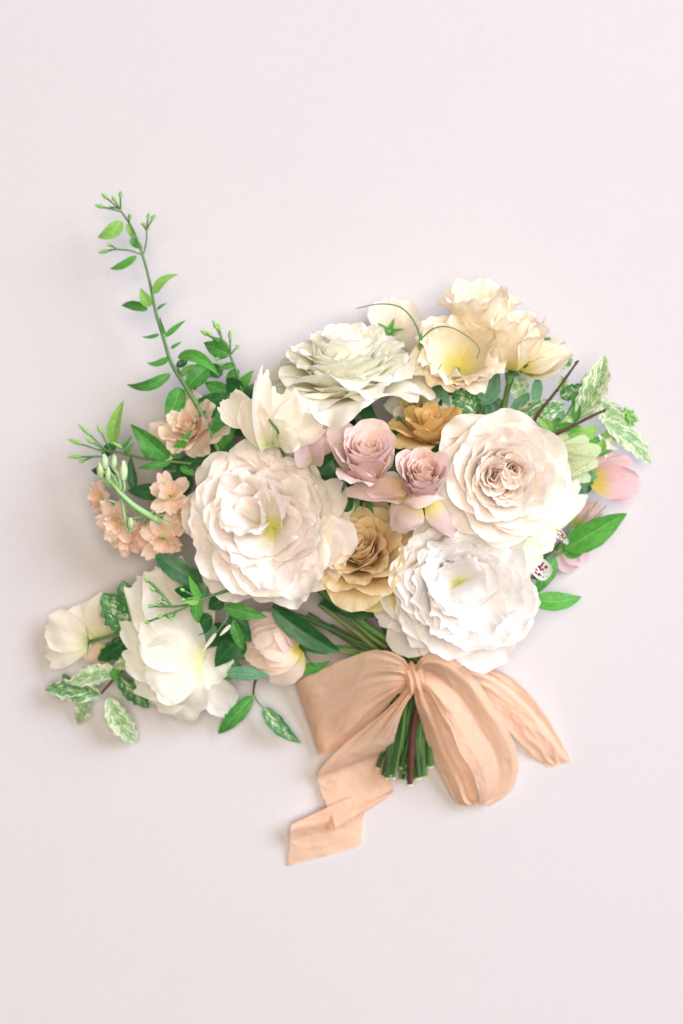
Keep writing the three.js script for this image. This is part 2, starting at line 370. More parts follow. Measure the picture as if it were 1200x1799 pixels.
function peony(parent, base, q, mat, R, o) {
  const { seed, heart = [0, 0], gapAz = null, nHeart = 56 } = o, r = rng(seed), J = (a) => (r() - 0.5) * a;
  const inGap = (a, w) => gapAz !== null && Math.abs(((a - gapAz) % (2 * Math.PI) + 3 * Math.PI) % (2 * Math.PI) - Math.PI) < w;
  const ring = (n, L, W, th, bend, ruffle, az0, ex = {}) => { for (let i = 0; i < n; i++) if (th > 70 || !inGap(az0 + i / n * Math.PI * 2, th > 60 ? 0.35 : 0.7)) part('petal', petalGeometry({ L: R * L * (1 + J(0.16)), W: R * W * (1 + J(0.24)), th: th + J(12), bend: bend + J(14), reflex: 10 + J(40), rs: 0.6, cup: 0.75 + J(0.3), r0: R * 0.012, az: az0 + (i + J(0.5)) / n * Math.PI * 2, ruffle: ruffle * (0.7 + 0.6 * r()), freq: 2.6, corner: 0.34 + J(0.12), cp: 2.1, notch: r() < 0.4 ? 0.05 : 0, foot: 0.3, seed: seed * 5 + i * 2.7 + th, nu: 24, nv: 16, ...ex }, q, base), mat, parent); };
  ring(7, 1.36, 1.5, 104, -56, 0.3, 0.2, { y0: -R * 0.06 });
  ring(8, 1.28, 1.35, 94, -60, 0.32, 0.6);
  ring(9, 1.16, 1.15, 82, -54, 0.36, 0.1);
  ring(9, 1.02, 0.95, 66, -36, 0.42, 0.5);
  ring(7, 0.78, 0.9, 44, -14, 0.36, 0.3);
  // ruffled heart: tufts of uneven petals standing all over a dome, tips flaring at all angles
  for (let i = 2; i < nHeart; i++) {
    const t = (i + 0.5) / nHeart, dir = i * 2.39996 + J(0.6);
    if (t > 0.12 && inGap(dir, 0.95)) continue;
    const rad = 0.5 * Math.sqrt(t) * R, off = V(Math.sin(dir) * rad + heart[0] * R, 0, Math.cos(dir) * rad + heart[1] * R);
    part('petal', petalGeometry({
      L: R * lerp(0.86, 0.74, t) * (1 + J(0.2)), W: R * lerp(0.64, 1.05, t) * (1 + J(0.4)), th: lerp(6, 42, t) + J(24), bend: J(30), reflex: 54 + J(70), rs: 0.45, cup: 0.4 + J(0.6), r0: 0.001, az: dir + J(1.6),
      ruffle: 0.36 + J(0.2), freq: 2.2, corner: 0.3 + J(0.2), cp: 2, notch: r() < 0.5 ? 0.12 * r() : 0, foot: 0.35, seed: seed * 9 + i * 1.9, twist: J(0.6), nu: 20, nv: 14,
    }, q, base.clone().add(off)), mat, parent);
  }
}

// ================================================================ the large blooms
{ // blush peony
  const base = at(480, 928, 0.058), q = turnTo([-0.12, 1, -0.05]);
  const t = thing('peony', 'blush white ruffled peony with a yellow green heart, between the stock and the caramel rose', 'peony', base);
  peony(t, base, q, M.blushPeony, 0.0458, { seed: 3, heart: [-0.2, -0.26], gapAz: 0.45, nHeart: 34 });
  petals(t, [[560, 955, 0.07, 628, 936, 0.083, 88, M.blushPeony, { ruffle: 0.3, bow: 0.06, corner: 0.3 }], [556, 900, 0.07, 606, 846, 0.08, 70, M.blushPeony, { ruffle: 0.35, bow: 0.08 }]]);
  receptacle(t, base, q, 0.010, 0.012);
  calyx(t, base, q, 5, 0.03, 0.022, 95, F.mid, 0.004);
  stemTo(t, base.clone().add(V(0.002, -0.012, 0.004)), [at(556, 1030, 0.045), at(640, 1096, 0.036)], 0.0031, S.green);
}
{ // white peony
  const base = at(806, 1028, 0.056), q = turnTo([0.08, 1, 0.02]);
  const t = thing('peony', 'pure white ruffled peony just above the peach ribbon', 'peony', base);
  peony(t, base, q, M.whitePeony, 0.0448, { seed: 11, heart: [-0.12, -0.16], gapAz: 0.9, nHeart: 32 });
  petals(t, [[735, 1050, 0.05, 656, 1078, 0.054, 96, M.whitePeony, {}], [745, 1090, 0.05, 688, 1142, 0.052, 86, M.whitePeony, {}], [790, 1100, 0.052, 770, 1172, 0.054, 96, M.whitePeony, {}], [860, 1060, 0.056, 946, 1046, 0.06, 100, M.whitePeony, {}], [720, 1000, 0.058, 690, 950, 0.066, 70, M.whitePeony, {}]], { ruffle: 0.4, corner: 0.28, bow: 0.08 });
  receptacle(t, base, q, 0.010, 0.012);
  stemTo(t, base.clone().add(V(0, -0.012, 0.003)), [at(775, 1110, 0.035)], 0.003, S.green);
}
{ // blush garden rose
  const base = at(878, 834, 0.07), q = turnTo([0.05, 1, 0.06], 0.7);
  const t = thing('garden_rose', 'large blush garden rose with a peach quartered heart and pointed outer petals', 'rose', base);
  spiral(t, base, q, [M.blushHeart, M.blushRose], { n: 40, seed: 5, L: [0.028, 0.045], W: [0.032, 0.06], th: [26, 84], bend: [-46, -26], reflex: [30, 36], ruffle: [0.32, 0.28], roll: [0.01, 0.05], point: [0.0, 0.04], cupk: [0.95, 0.7], r0: [0.004, 0.006], split: 0.2, corner: [0.28, 0.33], rs: 0.6 });
  // heart: two small swirls side by side in the cup
  for (const [dx, dz, sd, k] of [[-0.0065, 0.001, 71, 1.0], [0.0065, -0.003, 72, 0.92], [0.002, 0.008, 73, 0.8]])
    spiral(t, base.clone().add(V(dx, 0.0145, dz)), q, [M.blushHeart, M.blushHeart], { n: 11, seed: sd, L: [0.012 * k, 0.021 * k], W: [0.008, 0.024 * k], th: [-4, 44], bend: [6, -30], reflex: [4, 44], ruffle: [0.2, 0.25], roll: [0, 0.03], cupk: [1.7, 0.9], r0: [0.0004, 0.003], jitter: 10, corner: [0.25, 0.3] });
  receptacle(t, base, q, 0.008, 0.012);
  stemTo(t, base.clone().add(V(0, -0.01, 0.003)), [at(840, 960, 0.045), at(780, 1090, 0.03)], 0.0027);
}
{ // cream rose seen from its side
  const base = at(612, 692, 0.058), q = turnTo([-0.06, 0.42, -0.9], 0.4);
  const t = thing('garden_rose', 'wide cream white rose with stacked pointed petals, seen from its side', 'rose', base);
  spiral(t, base, q, [M.creamRose, M.creamRose], { n: 64, seed: 23, L: [0.042, 0.053], W: [0.03, 0.07], th: [-2, 84], bend: [-14, -14], reflex: [20, 74], ruffle: [0.3, 0.32], roll: [0.02, 0.1], point: [0, 0.05], cupk: [1.2, 0.75], r0: [0.001, 0.006], y0: [0.003, 0], corner: [0.3, 0.5], pow: 0.85, rs: 0.5, jitter: 15 });
  receptacle(t, base, q, 0.009, 0.012);
  calyx(t, base, q, 5, 0.024, 0.008, 110, F.dark, 0.004);
  stemTo(t, base.clone().add(V(0, -0.006, 0.01)), [at(640, 800, 0.03), at(690, 1000, 0.028)], 0.0027);
}
{ // mauve rose, the rounder of the two
  const base = at(642, 836, 0.083), q = turnTo([0.05, 0.74, -0.62], 1.9);
  const t = thing('spray_rose', 'half open mauve pink rose with a closed cup, below the cream white rose', 'rose', base);
  spiral(t, base, q, [M.mauveHeart, M.mauveRose], { n: 26, seed: 31, L: [0.031, 0.04], W: [0.016, 0.042], th: [-6, 30], bend: [4, -20], reflex: [0, 34], ruffle: [0.3, 0.2], roll: [0.0, 0.1], cupk: [1.9, 1.0], r0: [0.0006, 0.005], split: 0.5, corner: [0.2, 0.4] });
  for (const [a, th, l] of [[2.0, 46, 0.042], [-1.1, 84, 0.03], [-2.4, 44, 0.04]]) part('petal', petalGeometry({ L: l, W: 0.03, th, bend: -10, reflex: 50, cup: 0.6, r0: 0.005, az: a, ruffle: 0.3, roll: 0.12, corner: 0.4, seed: a * 9, nu: 14, nv: 12 }, q, base), M.mauveRose, t);
  receptacle(t, base, q, 0.007, 0.01);
  calyx(t, base, q, 5, 0.026, 0.006, 105, F.mid, 0.003);
  stemTo(t, base.clone().add(V(0, -0.006, 0.008)), [at(660, 940, 0.05), at(700, 1080, 0.032)], 0.0023);
}
{ // mauve rose with drooping petals
  const base = at(742, 868, 0.09), q = turnTo([0.0, 0.8, -0.5], 0.5);
  const t = thing('spray_rose', 'mauve pink rose with drooping yellow footed outer petals, beside the blush garden rose', 'rose', base);
  spiral(t, base, q, [M.mauveHeart, M.mauveRose], { n: 34, seed: 47, L: [0.03, 0.036], W: [0.012, 0.036], th: [-5, 22], bend: [6, -16], reflex: [0, 18], ruffle: [0.4, 0.18], roll: [0.0, 0.06], cupk: [1.9, 1.1], r0: [0.0006, 0.0065], split: 0.66, corner: [0.2, 0.35] });
  petals(t, [
    [735, 866, 0.093, 606, 866, 0.092, 50, M.mauveDroop, { bow: 0.08, roll: -34, ruffle: 0.7, foot: 0.3, cup: 0.5 }],
    [730, 872, 0.098, 692, 932, 0.094, 66, M.mauveDroop, { bow: 0.16, ruffle: 0.7, cup: -0.5, roll: -12, corner: 0.28 }],
    [754, 872, 0.098, 800, 940, 0.08, 50, M.mauveDroop, { bow: 0.16, ruffle: 0.8, roll: 26, cup: -0.6, corner: 0.45 }],
    [742, 862, 0.099, 738, 893, 0.112, 88, M.mauveRose, { bow: -0.3, cup: 0.5, ruffle: 0.2, foot: 0.6, face: V(0, 0.4, 1) }],
  ]);
  receptacle(t, base, q, 0.006, 0.01);
  stemTo(t, base.clone().add(V(0, -0.008, 0.006)), [at(742, 980, 0.05), at(730, 1090, 0.034)], 0.0022);
}
{ // caramel rose
  const base = at(644, 985, 0.051), q = turnTo([-0.22, 0.84, -0.46], 0.2);
  const t = thing('caramel_rose', 'caramel tan rose with thin layered petals, tucked between the two peonies', 'rose', base);
  spiral(t, base, q, [M.tanRose, M.tanRose], { n: 48, seed: 53, pow: 1.2, L: [0.031, 0.040], W: [0.014, 0.054], th: [-8, 74], bend: [4, -22], reflex: [4, 46], ruffle: [0.2, 0.24], roll: [0.01, 0.05], cupk: [1.9, 0.8], r0: [0.0006, 0.006], corner: [0.25, 0.4], point: [0, 0.05] });
  petals(t, [[665, 1030, 0.062, 632, 1066, 0.064, 70, M.paleYellow, { bow: 0.1, ruffle: 0.4, roll: 10 }], [690, 1020, 0.062, 690, 1072, 0.064, 80, M.paleYellow, { bow: 0.1, ruffle: 0.4 }]]);
  receptacle(t, base, q, 0.008, 0.01);
  stemTo(t, base.clone().add(V(0.002, -0.01, 0.006)), [at(690, 1080, 0.036)], 0.0026);
}
{ // gold rose at the back
  const base = at(756, 774, 0.062), q = turnTo([-0.05, 0.5, -0.85], 1.1);
  const t = thing('caramel_rose', 'golden brown rose half hidden behind the blush garden rose', 'rose', base);
  spiral(t, base, q, [M.goldRose, M.goldRose], { n: 18, seed: 61, L: [0.022, 0.03], W: [0.016, 0.036], th: [0, 80], bend: [0, -10], reflex: [0, 50], ruffle: [0.25, 0.25], roll: [0.02, 0.16], cupk: [1.5, 0.5], r0: [0.001, 0.006], corner: [0.3, 0.4] });
  receptacle(t, base, q, 0.007, 0.01);
  stemTo(t, base.clone().add(V(0, -0.008, 0.008)), [at(765, 900, 0.035), at(745, 1070, 0.028)], 0.0025, S.dark);
}

// ================================================================ lisianthus
function lisianthus(name, label, base, ax, mat, R, n, th, seed, via, open = 0) {
  const q = turnTo(ax, seed), t = thing(name, label, 'lisianthus', base, 'lisianthus'), r = rng(seed * 17);
  for (let i = 0; i < n; i++) part('petal', petalGeometry({ L: R * (1.05 + 0.2 * r()), W: R * 1.25 * (0.9 + 0.25 * r()), th: th + (i % 2 ? -10 : 6) + (r() - 0.5) * 10, bend: -th * 0.75 + open, reflex: 36 + 40 * r(), rs: 0.6, cup: 0.8, r0: R * 0.06, az: i / n * Math.PI * 2 + r() * 0.3, ruffle: 0.6, freq: 2.6, corner: 0.28, cp: 2.1, notch: 0.05 * r(), foot: 0.35, seed: seed * 3 + i * 1.9, nu: 24, nv: 16 }, q, base), mat, t);
  calyx(t, base, q, 5, R * 0.62, R * 0.1, 60, F.mid, 0.002);
  receptacle(t, base, q, 0.0045, 0.008);
  stemTo(t, base.clone().addScaledVector(V(...ax).normalize(), -0.007), via, 0.0015, S.green);
}
lisianthus('lisianthus', 'pale yellow peach lisianthus with ruffled rim, farthest from the ribbon', at(836, 592, 0.045), [0.08, 0.42, -0.9], M.lisianthus, 0.034, 8, 50, 3, [at(850, 640, 0.03), at(820, 800, 0.02), at(740, 1060, 0.018)]);
lisianthus('lisianthus', 'peach lisianthus bell standing upright between the yellow lisianthus and the round bud', at(897, 648, 0.055), [0.1, 0.4, -0.9], M.lisianthus, 0.034, 7, 36, 5, [at(885, 710, 0.04), at(850, 860, 0.024), at(745, 1070, 0.02)]);
lisianthus('lisianthus', 'open faced cream peach lisianthus beside the cream white rose', at(803, 650, 0.05), [-0.02, 0.86, -0.4], M.lisianthus, 0.034, 13, 62, 9, [at(805, 720, 0.03), at(790, 860, 0.022), at(735, 1060, 0.022)], 6);
{ // closed round bud
  const base = at(916, 648, 0.052), ax = [0.85, 0.35, -0.35], q = turnTo(ax, 1);
  const t = thing('lisianthus', 'round closed peach yellow lisianthus bud leaning outwards', 'lisianthus', base, 'lisianthus');
  for (let i = 0; i < 7; i++) part('petal', petalGeometry({ L: 0.034 + 0.002 * (i % 3), W: 0.032, th: 34, bend: -66, reflex: i % 2 ? 30 : 0, rs: 0.7, cup: 1.0, r0: 0.002 + 0.0003 * i, az: i * 2.39996, ruffle: 0.3, corner: 0.3, seed: i * 2.1, nu: 14, nv: 12 }, q, base), M.lisianthus, t);
  calyx(t, base, q, 5, 0.018, 0.004, 40, F.mid, 0.002);
  receptacle(t, base, q, 0.0045, 0.008);
  stemTo(t, base.clone().add(V(-0.005, -0.003, 0.003)), [at(893, 690, 0.038), at(860, 860, 0.02), at(750, 1070, 0.022)], 0.0014);
}

// ================================================================ sweet peas
{
  const base = at(492, 776, 0.088);
  const t = thing('sweet_pea', 'cream sweet pea with wavy banner petals, above the blush peony', 'sweet pea', base, 'sweet peas');
  petals(t, [
    [452, 748, 0.09, 396, 702, 0.1, 62, M.creamPea, { roll: 10 }],
    [466, 788, 0.092, 462, 652, 0.112, 36, M.creamPea, { roll: -24, sway: -0.06, foot: 0.6, cup: 0.6 }],
    [466, 788, 0.09, 438, 706, 0.106, 60, M.creamPea, { roll: 14 }],
    [486, 786, 0.09, 500, 682, 0.108, 84, M.creamPea, { cup: -0.2, notch: 0.08 }],
    [494, 784, 0.09, 546, 716, 0.102, 88, M.creamPea, { roll: -10 }],
    [490, 776, 0.096, 516, 756, 0.108, 66, M.creamPea, { roll: 6 }],
  ], { corner: 0.16, cp: 3.2, foot: 0.22, vm: 0.85, ruffle: 0.9, freq: 2.6, shoulder: 0.02 });
  const q = turnTo([0.05, 0.6, -0.6]);
  calyx(t, base, q, 5, 0.012, 0.004, 62, F.vivid, 0);
  part('stem', tube([base, at(487, 755, 0.106), at(473, 737, 0.112)], 0.0011, 0.0008, 7, 12), S.green, t);
  stemTo(t, base, [at(520, 880, 0.05), at(600, 1060, 0.03)], 0.0013, S.green);
}
{
  const base = at(540, 790, 0.08);
  const t = thing('sweet_pea', 'mauve pink sweet pea half hidden behind the cream sweet pea', 'sweet pea', base, 'sweet peas');
  petals(t, [
    [545, 806, 0.075, 556, 728, 0.09, 56, M.mauvePea, { roll: -14 }],
    [552, 806, 0.075, 580, 735, 0.082, 44, M.mauvePea, { roll: 20 }],
    [556, 802, 0.08, 530, 758, 0.094, 76, M.mauvePea, { cup: 0.5 }],
    [540, 804, 0.078, 560, 766, 0.096, 60, M.mauvePea, { cup: 0.4 }],
  ]);
  part('stem', tube([base, at(540, 830, 0.05), at(600, 1040, 0.026)], 0.0013, 0.0013, 7, 14), S.green, t);
}
{
  const base = at(684, 584, 0.022);
  const t = thing('sweet_pea', 'cream sweet pea lying on the surface behind the cream white rose', 'sweet pea', base, 'sweet peas');
  petals(t, [
    [690, 590, 0.016, 668, 528, 0.026, 62, M.creamPea, { ruffle: 0.5 }],
    [690, 592, 0.014, 708, 528, 0.02, 66, M.creamPea, { ruffle: 0.5 }],
    [700, 604, 0.012, 742, 570, 0.018, 84, M.creamPea, { ruffle: 0.5 }],
    [690, 610, 0.012, 655, 580, 0.018, 56, M.creamPea, { ruffle: 0.4 }],
  ], { corner: 0.18, cp: 3, foot: 0.22, vm: 0.85, ruffle: 0.85, freq: 2.6, shoulder: 0.04, bow: 0.08 });
  calyx(t, base.clone().add(V(0, 0.004, 0)), turnTo([-0.05, 0.8, -0.5]), 5, 0.011, 0.0042, 66, F.vivid, 0);
  part('stem', tube([base, at(700, 650, 0.02), at(725, 800, 0.02)], 0.0012, 0.0012, 7, 14), S.green, t);
}
{
  const base = at(157, 1127, 0.02);
  const t = thing('sweet_pea', 'pale cream sweet pea drooping on the surface beside the variegated leaves', 'sweet pea', base, 'sweet peas');
  petals(t, [
    [160, 1128, 0.018, 84, 1098, 0.016, 74, M.creamPea, { ruffle: 0.9 }],
    [160, 1130, 0.016, 84, 1144, 0.01, 66, M.creamPea, { ruffle: 0.9 }],
    [168, 1124, 0.012, 140, 1062, 0.014, 70, M.creamPea, { ruffle: 0.5 }],
    [178, 1122, 0.012, 192, 1046, 0.016, 70, M.creamPea, { ruffle: 0.5 }],
    [176, 1130, 0.010, 168, 1166, 0.008, 50, M.stock, { ruffle: 0.5 }],
  ], { corner: 0.18, cp: 3, foot: 0.22, vm: 0.85, ruffle: 0.85, freq: 2.6, shoulder: 0.04, bow: 0.08 });
  calyx(t, base, turnTo([-1, 0.5, 0.05]), 5, 0.012, 0.004, 64, F.mid, 0);
  part('stem', tube([base, at(185, 1120, 0.026), at(225, 1108, 0.028), at(330, 1110, 0.03)], 0.0012, 0.0013, 7, 18), S.green, t);
}

// ================================================================ big white bloom beside the stems on the left
{
  const base = at(352, 1166, 0.03);
  const t = thing('white_rose', 'large white bloom turned sideways with broad smooth petals, beside the variegated leaves', 'rose', base);
  const w = M.white;
  petals(t, [
    [352, 1140, 0.03, 246, 1012, 0.04, 120, w, { bow: 0.12 }],
    [350, 1140, 0.03, 290, 988, 0.042, 120, w, { bow: 0.12 }],
    [350, 1160, 0.02, 232, 1062, 0.03, 120, w, { bow: 0.12 }],
    [350, 1165, 0.02, 226, 1120, 0.03, 120, w, { bow: 0.12 }],
    [352, 1170, 0.02, 232, 1178, 0.022, 110, w, { bow: 0.12 }],
    [352, 1172, 0.024, 256, 1222, 0.016, 100, w, { bow: 0.12 }],
    [352, 1175, 0.03, 288, 1250, 0.016, 104, w, { bow: 0.14 }],
    [354, 1158, 0.04, 256, 1090, 0.05, 120, w, { bow: 0.08 }],
    [356, 1172, 0.042, 258, 1176, 0.046, 126, w, { bow: 0.08 }],
    [354, 1150, 0.034, 396, 1190, 0.038, 84, w, { bow: 0.12 }],
    [352, 1180, 0.036, 408, 1246, 0.016, 62, w, { bow: 0.12, ruffle: 0.9 }],
    [340, 1176, 0.04, 318, 1238, 0.03, 90, w, { bow: 0.16 }],
  ], { nu: 22, nv: 16, corner: 0.22, cp: 2.8, ruffle: 0.75, freq: 2.6, foot: 0.25, vm: 0.75 });
  petals(t, [[330, 1070, 0.03, 268, 1012, 0.034, 54, M.peach, { ruffle: 0.8 }], [330, 1060, 0.03, 300, 1010, 0.038, 50, M.peach, { ruffle: 0.8 }], [335, 1062, 0.03, 322, 1020, 0.036, 44, M.stock, { ruffle: 0.8 }]]);
  stemTo(t, base, [at(450, 1150, 0.024), at(600, 1140, 0.022)], 0.0025, S.green);
}

// ================================================================ peach blooms in the background
for (const [x, y, h, R, seed, label] of [[338, 762, 0.042, 0.024, 3, 'peach rose half hidden among the jasmine leaves'], [735, 725, 0.04, 0.02, 5, 'pale cream rose deep between the gold rose and the cream white rose']]) {
  const base = at(x, y, h), q = turnTo([-0.3, 0.8, -0.4]), t = thing('filler_rose', label, 'rose', base, 'small roses deep in the bouquet');
  spiral(t, base, q, seed === 3 ? [M.peach, M.peach] : [M.paleYellow, M.creamRose], { n: 20, seed, L: [R * 0.7, R * 1.2], W: [R * 0.5, R * 1.1], th: [0, 84], bend: [0, -24], reflex: [0, 40], ruffle: [0.5, 0.5], roll: [0, 0.1], cupk: [1.5, 0.5], r0: [0.001, 0.005] });
  part('stem', tube([base, at((x + 560) / 2, (y + 950) / 2, 0.026), at(640, 1090, 0.022)], 0.002, 0.002, 8, 20), S.dark, t);
}
{ // pink spray rose beside the stems
  const base = at(520, 1130, 0.034);
  const t = thing('spray_rose', 'dusty pink rose lying on its side beside the stems, left of the ribbon', 'rose', base);
  const m = M.sprayRose;
  petals(t, [
    [524, 1128, 0.03, 436, 1092, 0.034, 74, m, { bow: 0.14 }],
    [524, 1130, 0.034, 428, 1140, 0.034, 80, m, { bow: 0.16 }],
    [524, 1132, 0.038, 446, 1128, 0.046, 60, m, { bow: 0.2 }],
    [524, 1134, 0.036, 440, 1170, 0.036, 64, m, { bow: 0.16 }],
    [526, 1140, 0.034, 484, 1202, 0.03, 56, m, { bow: 0.14, roll: 16 }],
    [524, 1138, 0.04, 462, 1160, 0.046, 48, m, { bow: 0.2 }],
    [520, 1136, 0.04, 486, 1104, 0.05, 40, M.mauveRose, { bow: 0.2 }],
    [526, 1128, 0.04, 508, 1096, 0.05, 36, M.mauveRose, { bow: 0.16, roll: -20 }],
  ], { ruffle: 0.55, corner: 0.3, cup: 0.35 });
  calyx(t, at(528, 1134, 0.034), turnTo([-0.9, 0.3, 0.1]), 5, 0.02, 0.006, 110, F.mid, 0);
  stemTo(t, base, [at(590, 1140, 0.026)], 0.002, S.green);
}

// ================================================================ stock
{
  const base = at(290, 920, 0.05);
  const t = thing('stock_stem', 'stem of peach stock florets with pale green buds at its tip', 'stock flower', base);
  part('stem', tube([at(350, 935, 0.045), at(290, 920, 0.055), at(263, 906, 0.062), at(230, 884, 0.066), at(202, 855, 0.066), at(184, 828, 0.06)], 0.0032, 0.0012, 9, 30), S.pale, t);
  const florets = [[298, 872, 0.066, 34, [0.05, 0.9, -0.3]], [206, 916, 0.06, 34, [-0.25, 0.9, 0.2]], [178, 874, 0.05, 27, [-0.6, 0.7, 0]], [222, 946, 0.05, 26, [-0.1, 0.8, 0.5]], [287, 946, 0.06, 35, [0, 0.9, 0.3]], [258, 938, 0.05, 28, [-0.1, 0.9, 0.4]], [318, 905, 0.058, 30, [0.2, 0.9, 0]]];
  florets.forEach(([x, y, h, R, ax], k) => {
    const c = at(x, y, h - 0.008), q = turnTo(ax, k * 1.3), r = rng(k + 40), Rm = R * scaleAt(h), f = subgroup('floret', t);
    for (let i = 0; i < 13; i++) { const o = i < 6; part('petal', petalGeometry({ L: Rm * (o ? 1.2 : 0.85) * (0.85 + 0.3 * r()), W: Rm * (o ? 0.85 : 0.6), th: o ? 84 + 10 * r() : 20 + 40 * r(), bend: o ? -30 : -30 + 40 * r(), reflex: 40 * r(), cup: 0.6, r0: 0.001, az: i * 2.39996 / (o ? 2.29 : 1) + r() * 0.4, ruffle: 0.55, notch: 0.08, corner: 0.25, foot: 0.3, seed: k * 31 + i, nu: 10, nv: 9 }, q, c), M.stock, f); }
    part('pedicel', tube([c, at(lerp(x, 262, 0.5), lerp(y, 905, 0.5), h - 0.006), at(262, 905, 0.06)], 0.0009, 0.0011, 7, 10), S.pale, f);
  });
  for (const [x, y, h, w, l, dx, dy] of [[217, 826, 0.07, 22, 34, 0, -1], [176, 826, 0.06, 17, 28, -0.1, -1], [184, 810, 0.062, 17, 26, -0.1, -1], [200, 811, 0.062, 15, 24, 0.1, -1], [190, 832, 0.066, 14, 24, 0, -1], [229, 918, 0.06, 15, 18, 0, -1]]) {
    const a = at(x - dx * l * 0.5, y - dy * l * 0.5, h), b = at(x + dx * l * 0.5, y + dy * l * 0.5, h + 0.004), R = w * 0.5 * scaleAt(h), f = subgroup('bud', t);
    const q = turnTo([b.x - a.x, b.y - a.y, b.z - a.z]), L = a.distanceTo(b);
    for (let i = 0; i < 5; i++) part('sepal', petalGeometry({ L: L * 1.08, W: R * 1.5, th: 30, bend: -70, cup: 1.0, r0: R * 0.35, az: i * 1.2566 + x, corner: 0.4, foot: 0.6, seed: i, nu: 6, nv: 8 }, q, a), S.budPale, f);
    part('pedicel', tube([a, at(lerp(x, 210, 0.4) + 4, y + l, h - 0.002), at(212, 866, 0.066)], 0.001, 0.0012, 7, 10), S.pale, f);
  }
}

// ================================================================ hellebores and lilies on the right
{
  const base = at(1040, 845, 0.03);
  const t = thing('hellebore', 'mauve pink bell flower with yellow throat, leaning away from the green hellebore', 'hellebore', base);
  petals(t, [
    [1040, 842, 0.03, 1108, 806, 0.036, 50, M.mauveBell, { roll: -14 }], [1040, 844, 0.026, 1072, 786, 0.026, 52, M.mauveBell, { roll: 10 }],
    [1040, 846, 0.032, 1126, 852, 0.034, 62, M.mauveBell, { roll: 8 }], [1040, 848, 0.026, 1110, 878, 0.022, 40, M.mauveBell, { roll: 20 }],
  ], { corner: 0.35, ruffle: 0.35, bow: 0.1 });
  calyx(t, base, turnTo([1, 0.3, 0]), 4, 0.009, 0.004, 70, F.dark, 0);
  part('stem', tube([base, at(1010, 870, 0.03), at(930, 980, 0.025), at(770, 1130, 0.02)], 0.0015, 0.0017, 7, 20), S.green, t);
}
{
  const base = at(1016, 930, 0.022);
  const t = thing('hellebore', 'mauve pink bell flower drooping under the broad green leaf', 'hellebore', base);
  petals(t, [
    [1012, 930, 0.018, 1052, 886, 0.022, 44, M.mauveBell, {}], [1012, 934, 0.02, 1062, 918, 0.02, 44, M.mauveBell, {}], [1010, 920, 0.02, 1024, 880, 0.024, 36, M.mauveBell, {}],
    [985, 965, 0.012, 1008, 1004, 0.008, 44, M.mauvePea, {}], [988, 962, 0.012, 1034, 984, 0.008, 44, M.mauvePea, {}],
  ], { corner: 0.35, ruffle: 0.4, bow: 0.1 });
  part('stem', tube([base, at(960, 975, 0.02), at(780, 1120, 0.016)], 0.0014, 0.0016, 7, 16), S.green, t);
}
{
  const base = at(1000, 812, 0.045);
  const t = thing('hellebore', 'pale green speckled hellebore beside the blush garden rose', 'hellebore', base);
  petals(t, [
    [982, 815, 0.044, 1056, 786, 0.05, 50, M.greenBell, { roll: 20 }], [978, 818, 0.048, 1052, 812, 0.054, 44, M.greenBell, { roll: -10 }],
    [980, 812, 0.04, 1032, 768, 0.042, 46, M.greenBell, {}], [980, 826, 0.042, 1038, 842, 0.042, 36, M.greenBell, {}], [978, 800, 0.036, 996, 758, 0.036, 40, M.greenBell, {}],
  ], { corner: 0.5, ruffle: 0.3, bow: 0.14 });
  part('stem', tube([base, at(960, 880, 0.035), at(770, 1120, 0.024)], 0.0015, 0.0017, 7, 16), S.green, t);
}
{
  const base = at(905, 955, 0.06);
  const t = thing('lily', 'white lily with one crimson spotted petal, between the garden rose and white peony', 'lily', base);
  petals(t, [
    [915, 945, 0.056, 1000, 884, 0.06, 62, M.lilyPlain, { ruffle: 0.5 }], [925, 940, 0.052, 1030, 872, 0.046, 46, M.lilyPlain, { ruffle: 0.45 }], [930, 930, 0.05, 1018, 846, 0.046, 44, M.lilyPlain, { ruffle: 0.45 }],
    [905, 950, 0.062, 978, 946, 0.066, 70, M.lilyPlain, { ruffle: 0.7 }], [900, 955, 0.064, 950, 990, 0.068, 70, M.lilyPlain, { ruffle: 0.5 }],
    [930, 980, 0.064, 964, 1014, 0.056, 34, M.lily, { ruffle: 0.2, foot: 0.5, corner: 0.2 }], [972, 928, 0.066, 998, 956, 0.056, 16, M.lily, { ruffle: 0.2, corner: 0.6 }],
    [890, 945, 0.066, 868, 900, 0.074, 70, M.lilyPlain, {}], [880, 950, 0.066, 830, 930, 0.074, 76, M.creamRose, {}], [870, 955, 0.068, 886, 985, 0.07, 70, M.lilyPlain, {}],
  ], { corner: 0.45, bow: 0.14 });
  stemTo(t, base, [at(850, 1060, 0.035)], 0.0016, S.green);
}
{ // tiny white star flower
  const base = at(1064, 782, 0.03);
  const t = thing('jasmine_blossom', 'tiny white star blossom above the mauve bell flower', 'blossom', base);
  const q = turnTo([0.2, 0.9, 0]);
  for (let i = 0; i < 5; i++) part('petal', petalGeometry({ L: 0.0095, W: 0.004, th: 84, bend: 10, cup: 0.4, r0: 0.0006, az: i * 1.2566, corner: 0.7, cp: 1.4, foot: 0.5, nu: 6, nv: 6, seed: i }, q, base), M.white, t);
  part('stem', tube([base, at(1045, 800, 0.028), at(1020, 830, 0.028)], 0.0007, 0.0009, 6, 8), S.green, t);
}

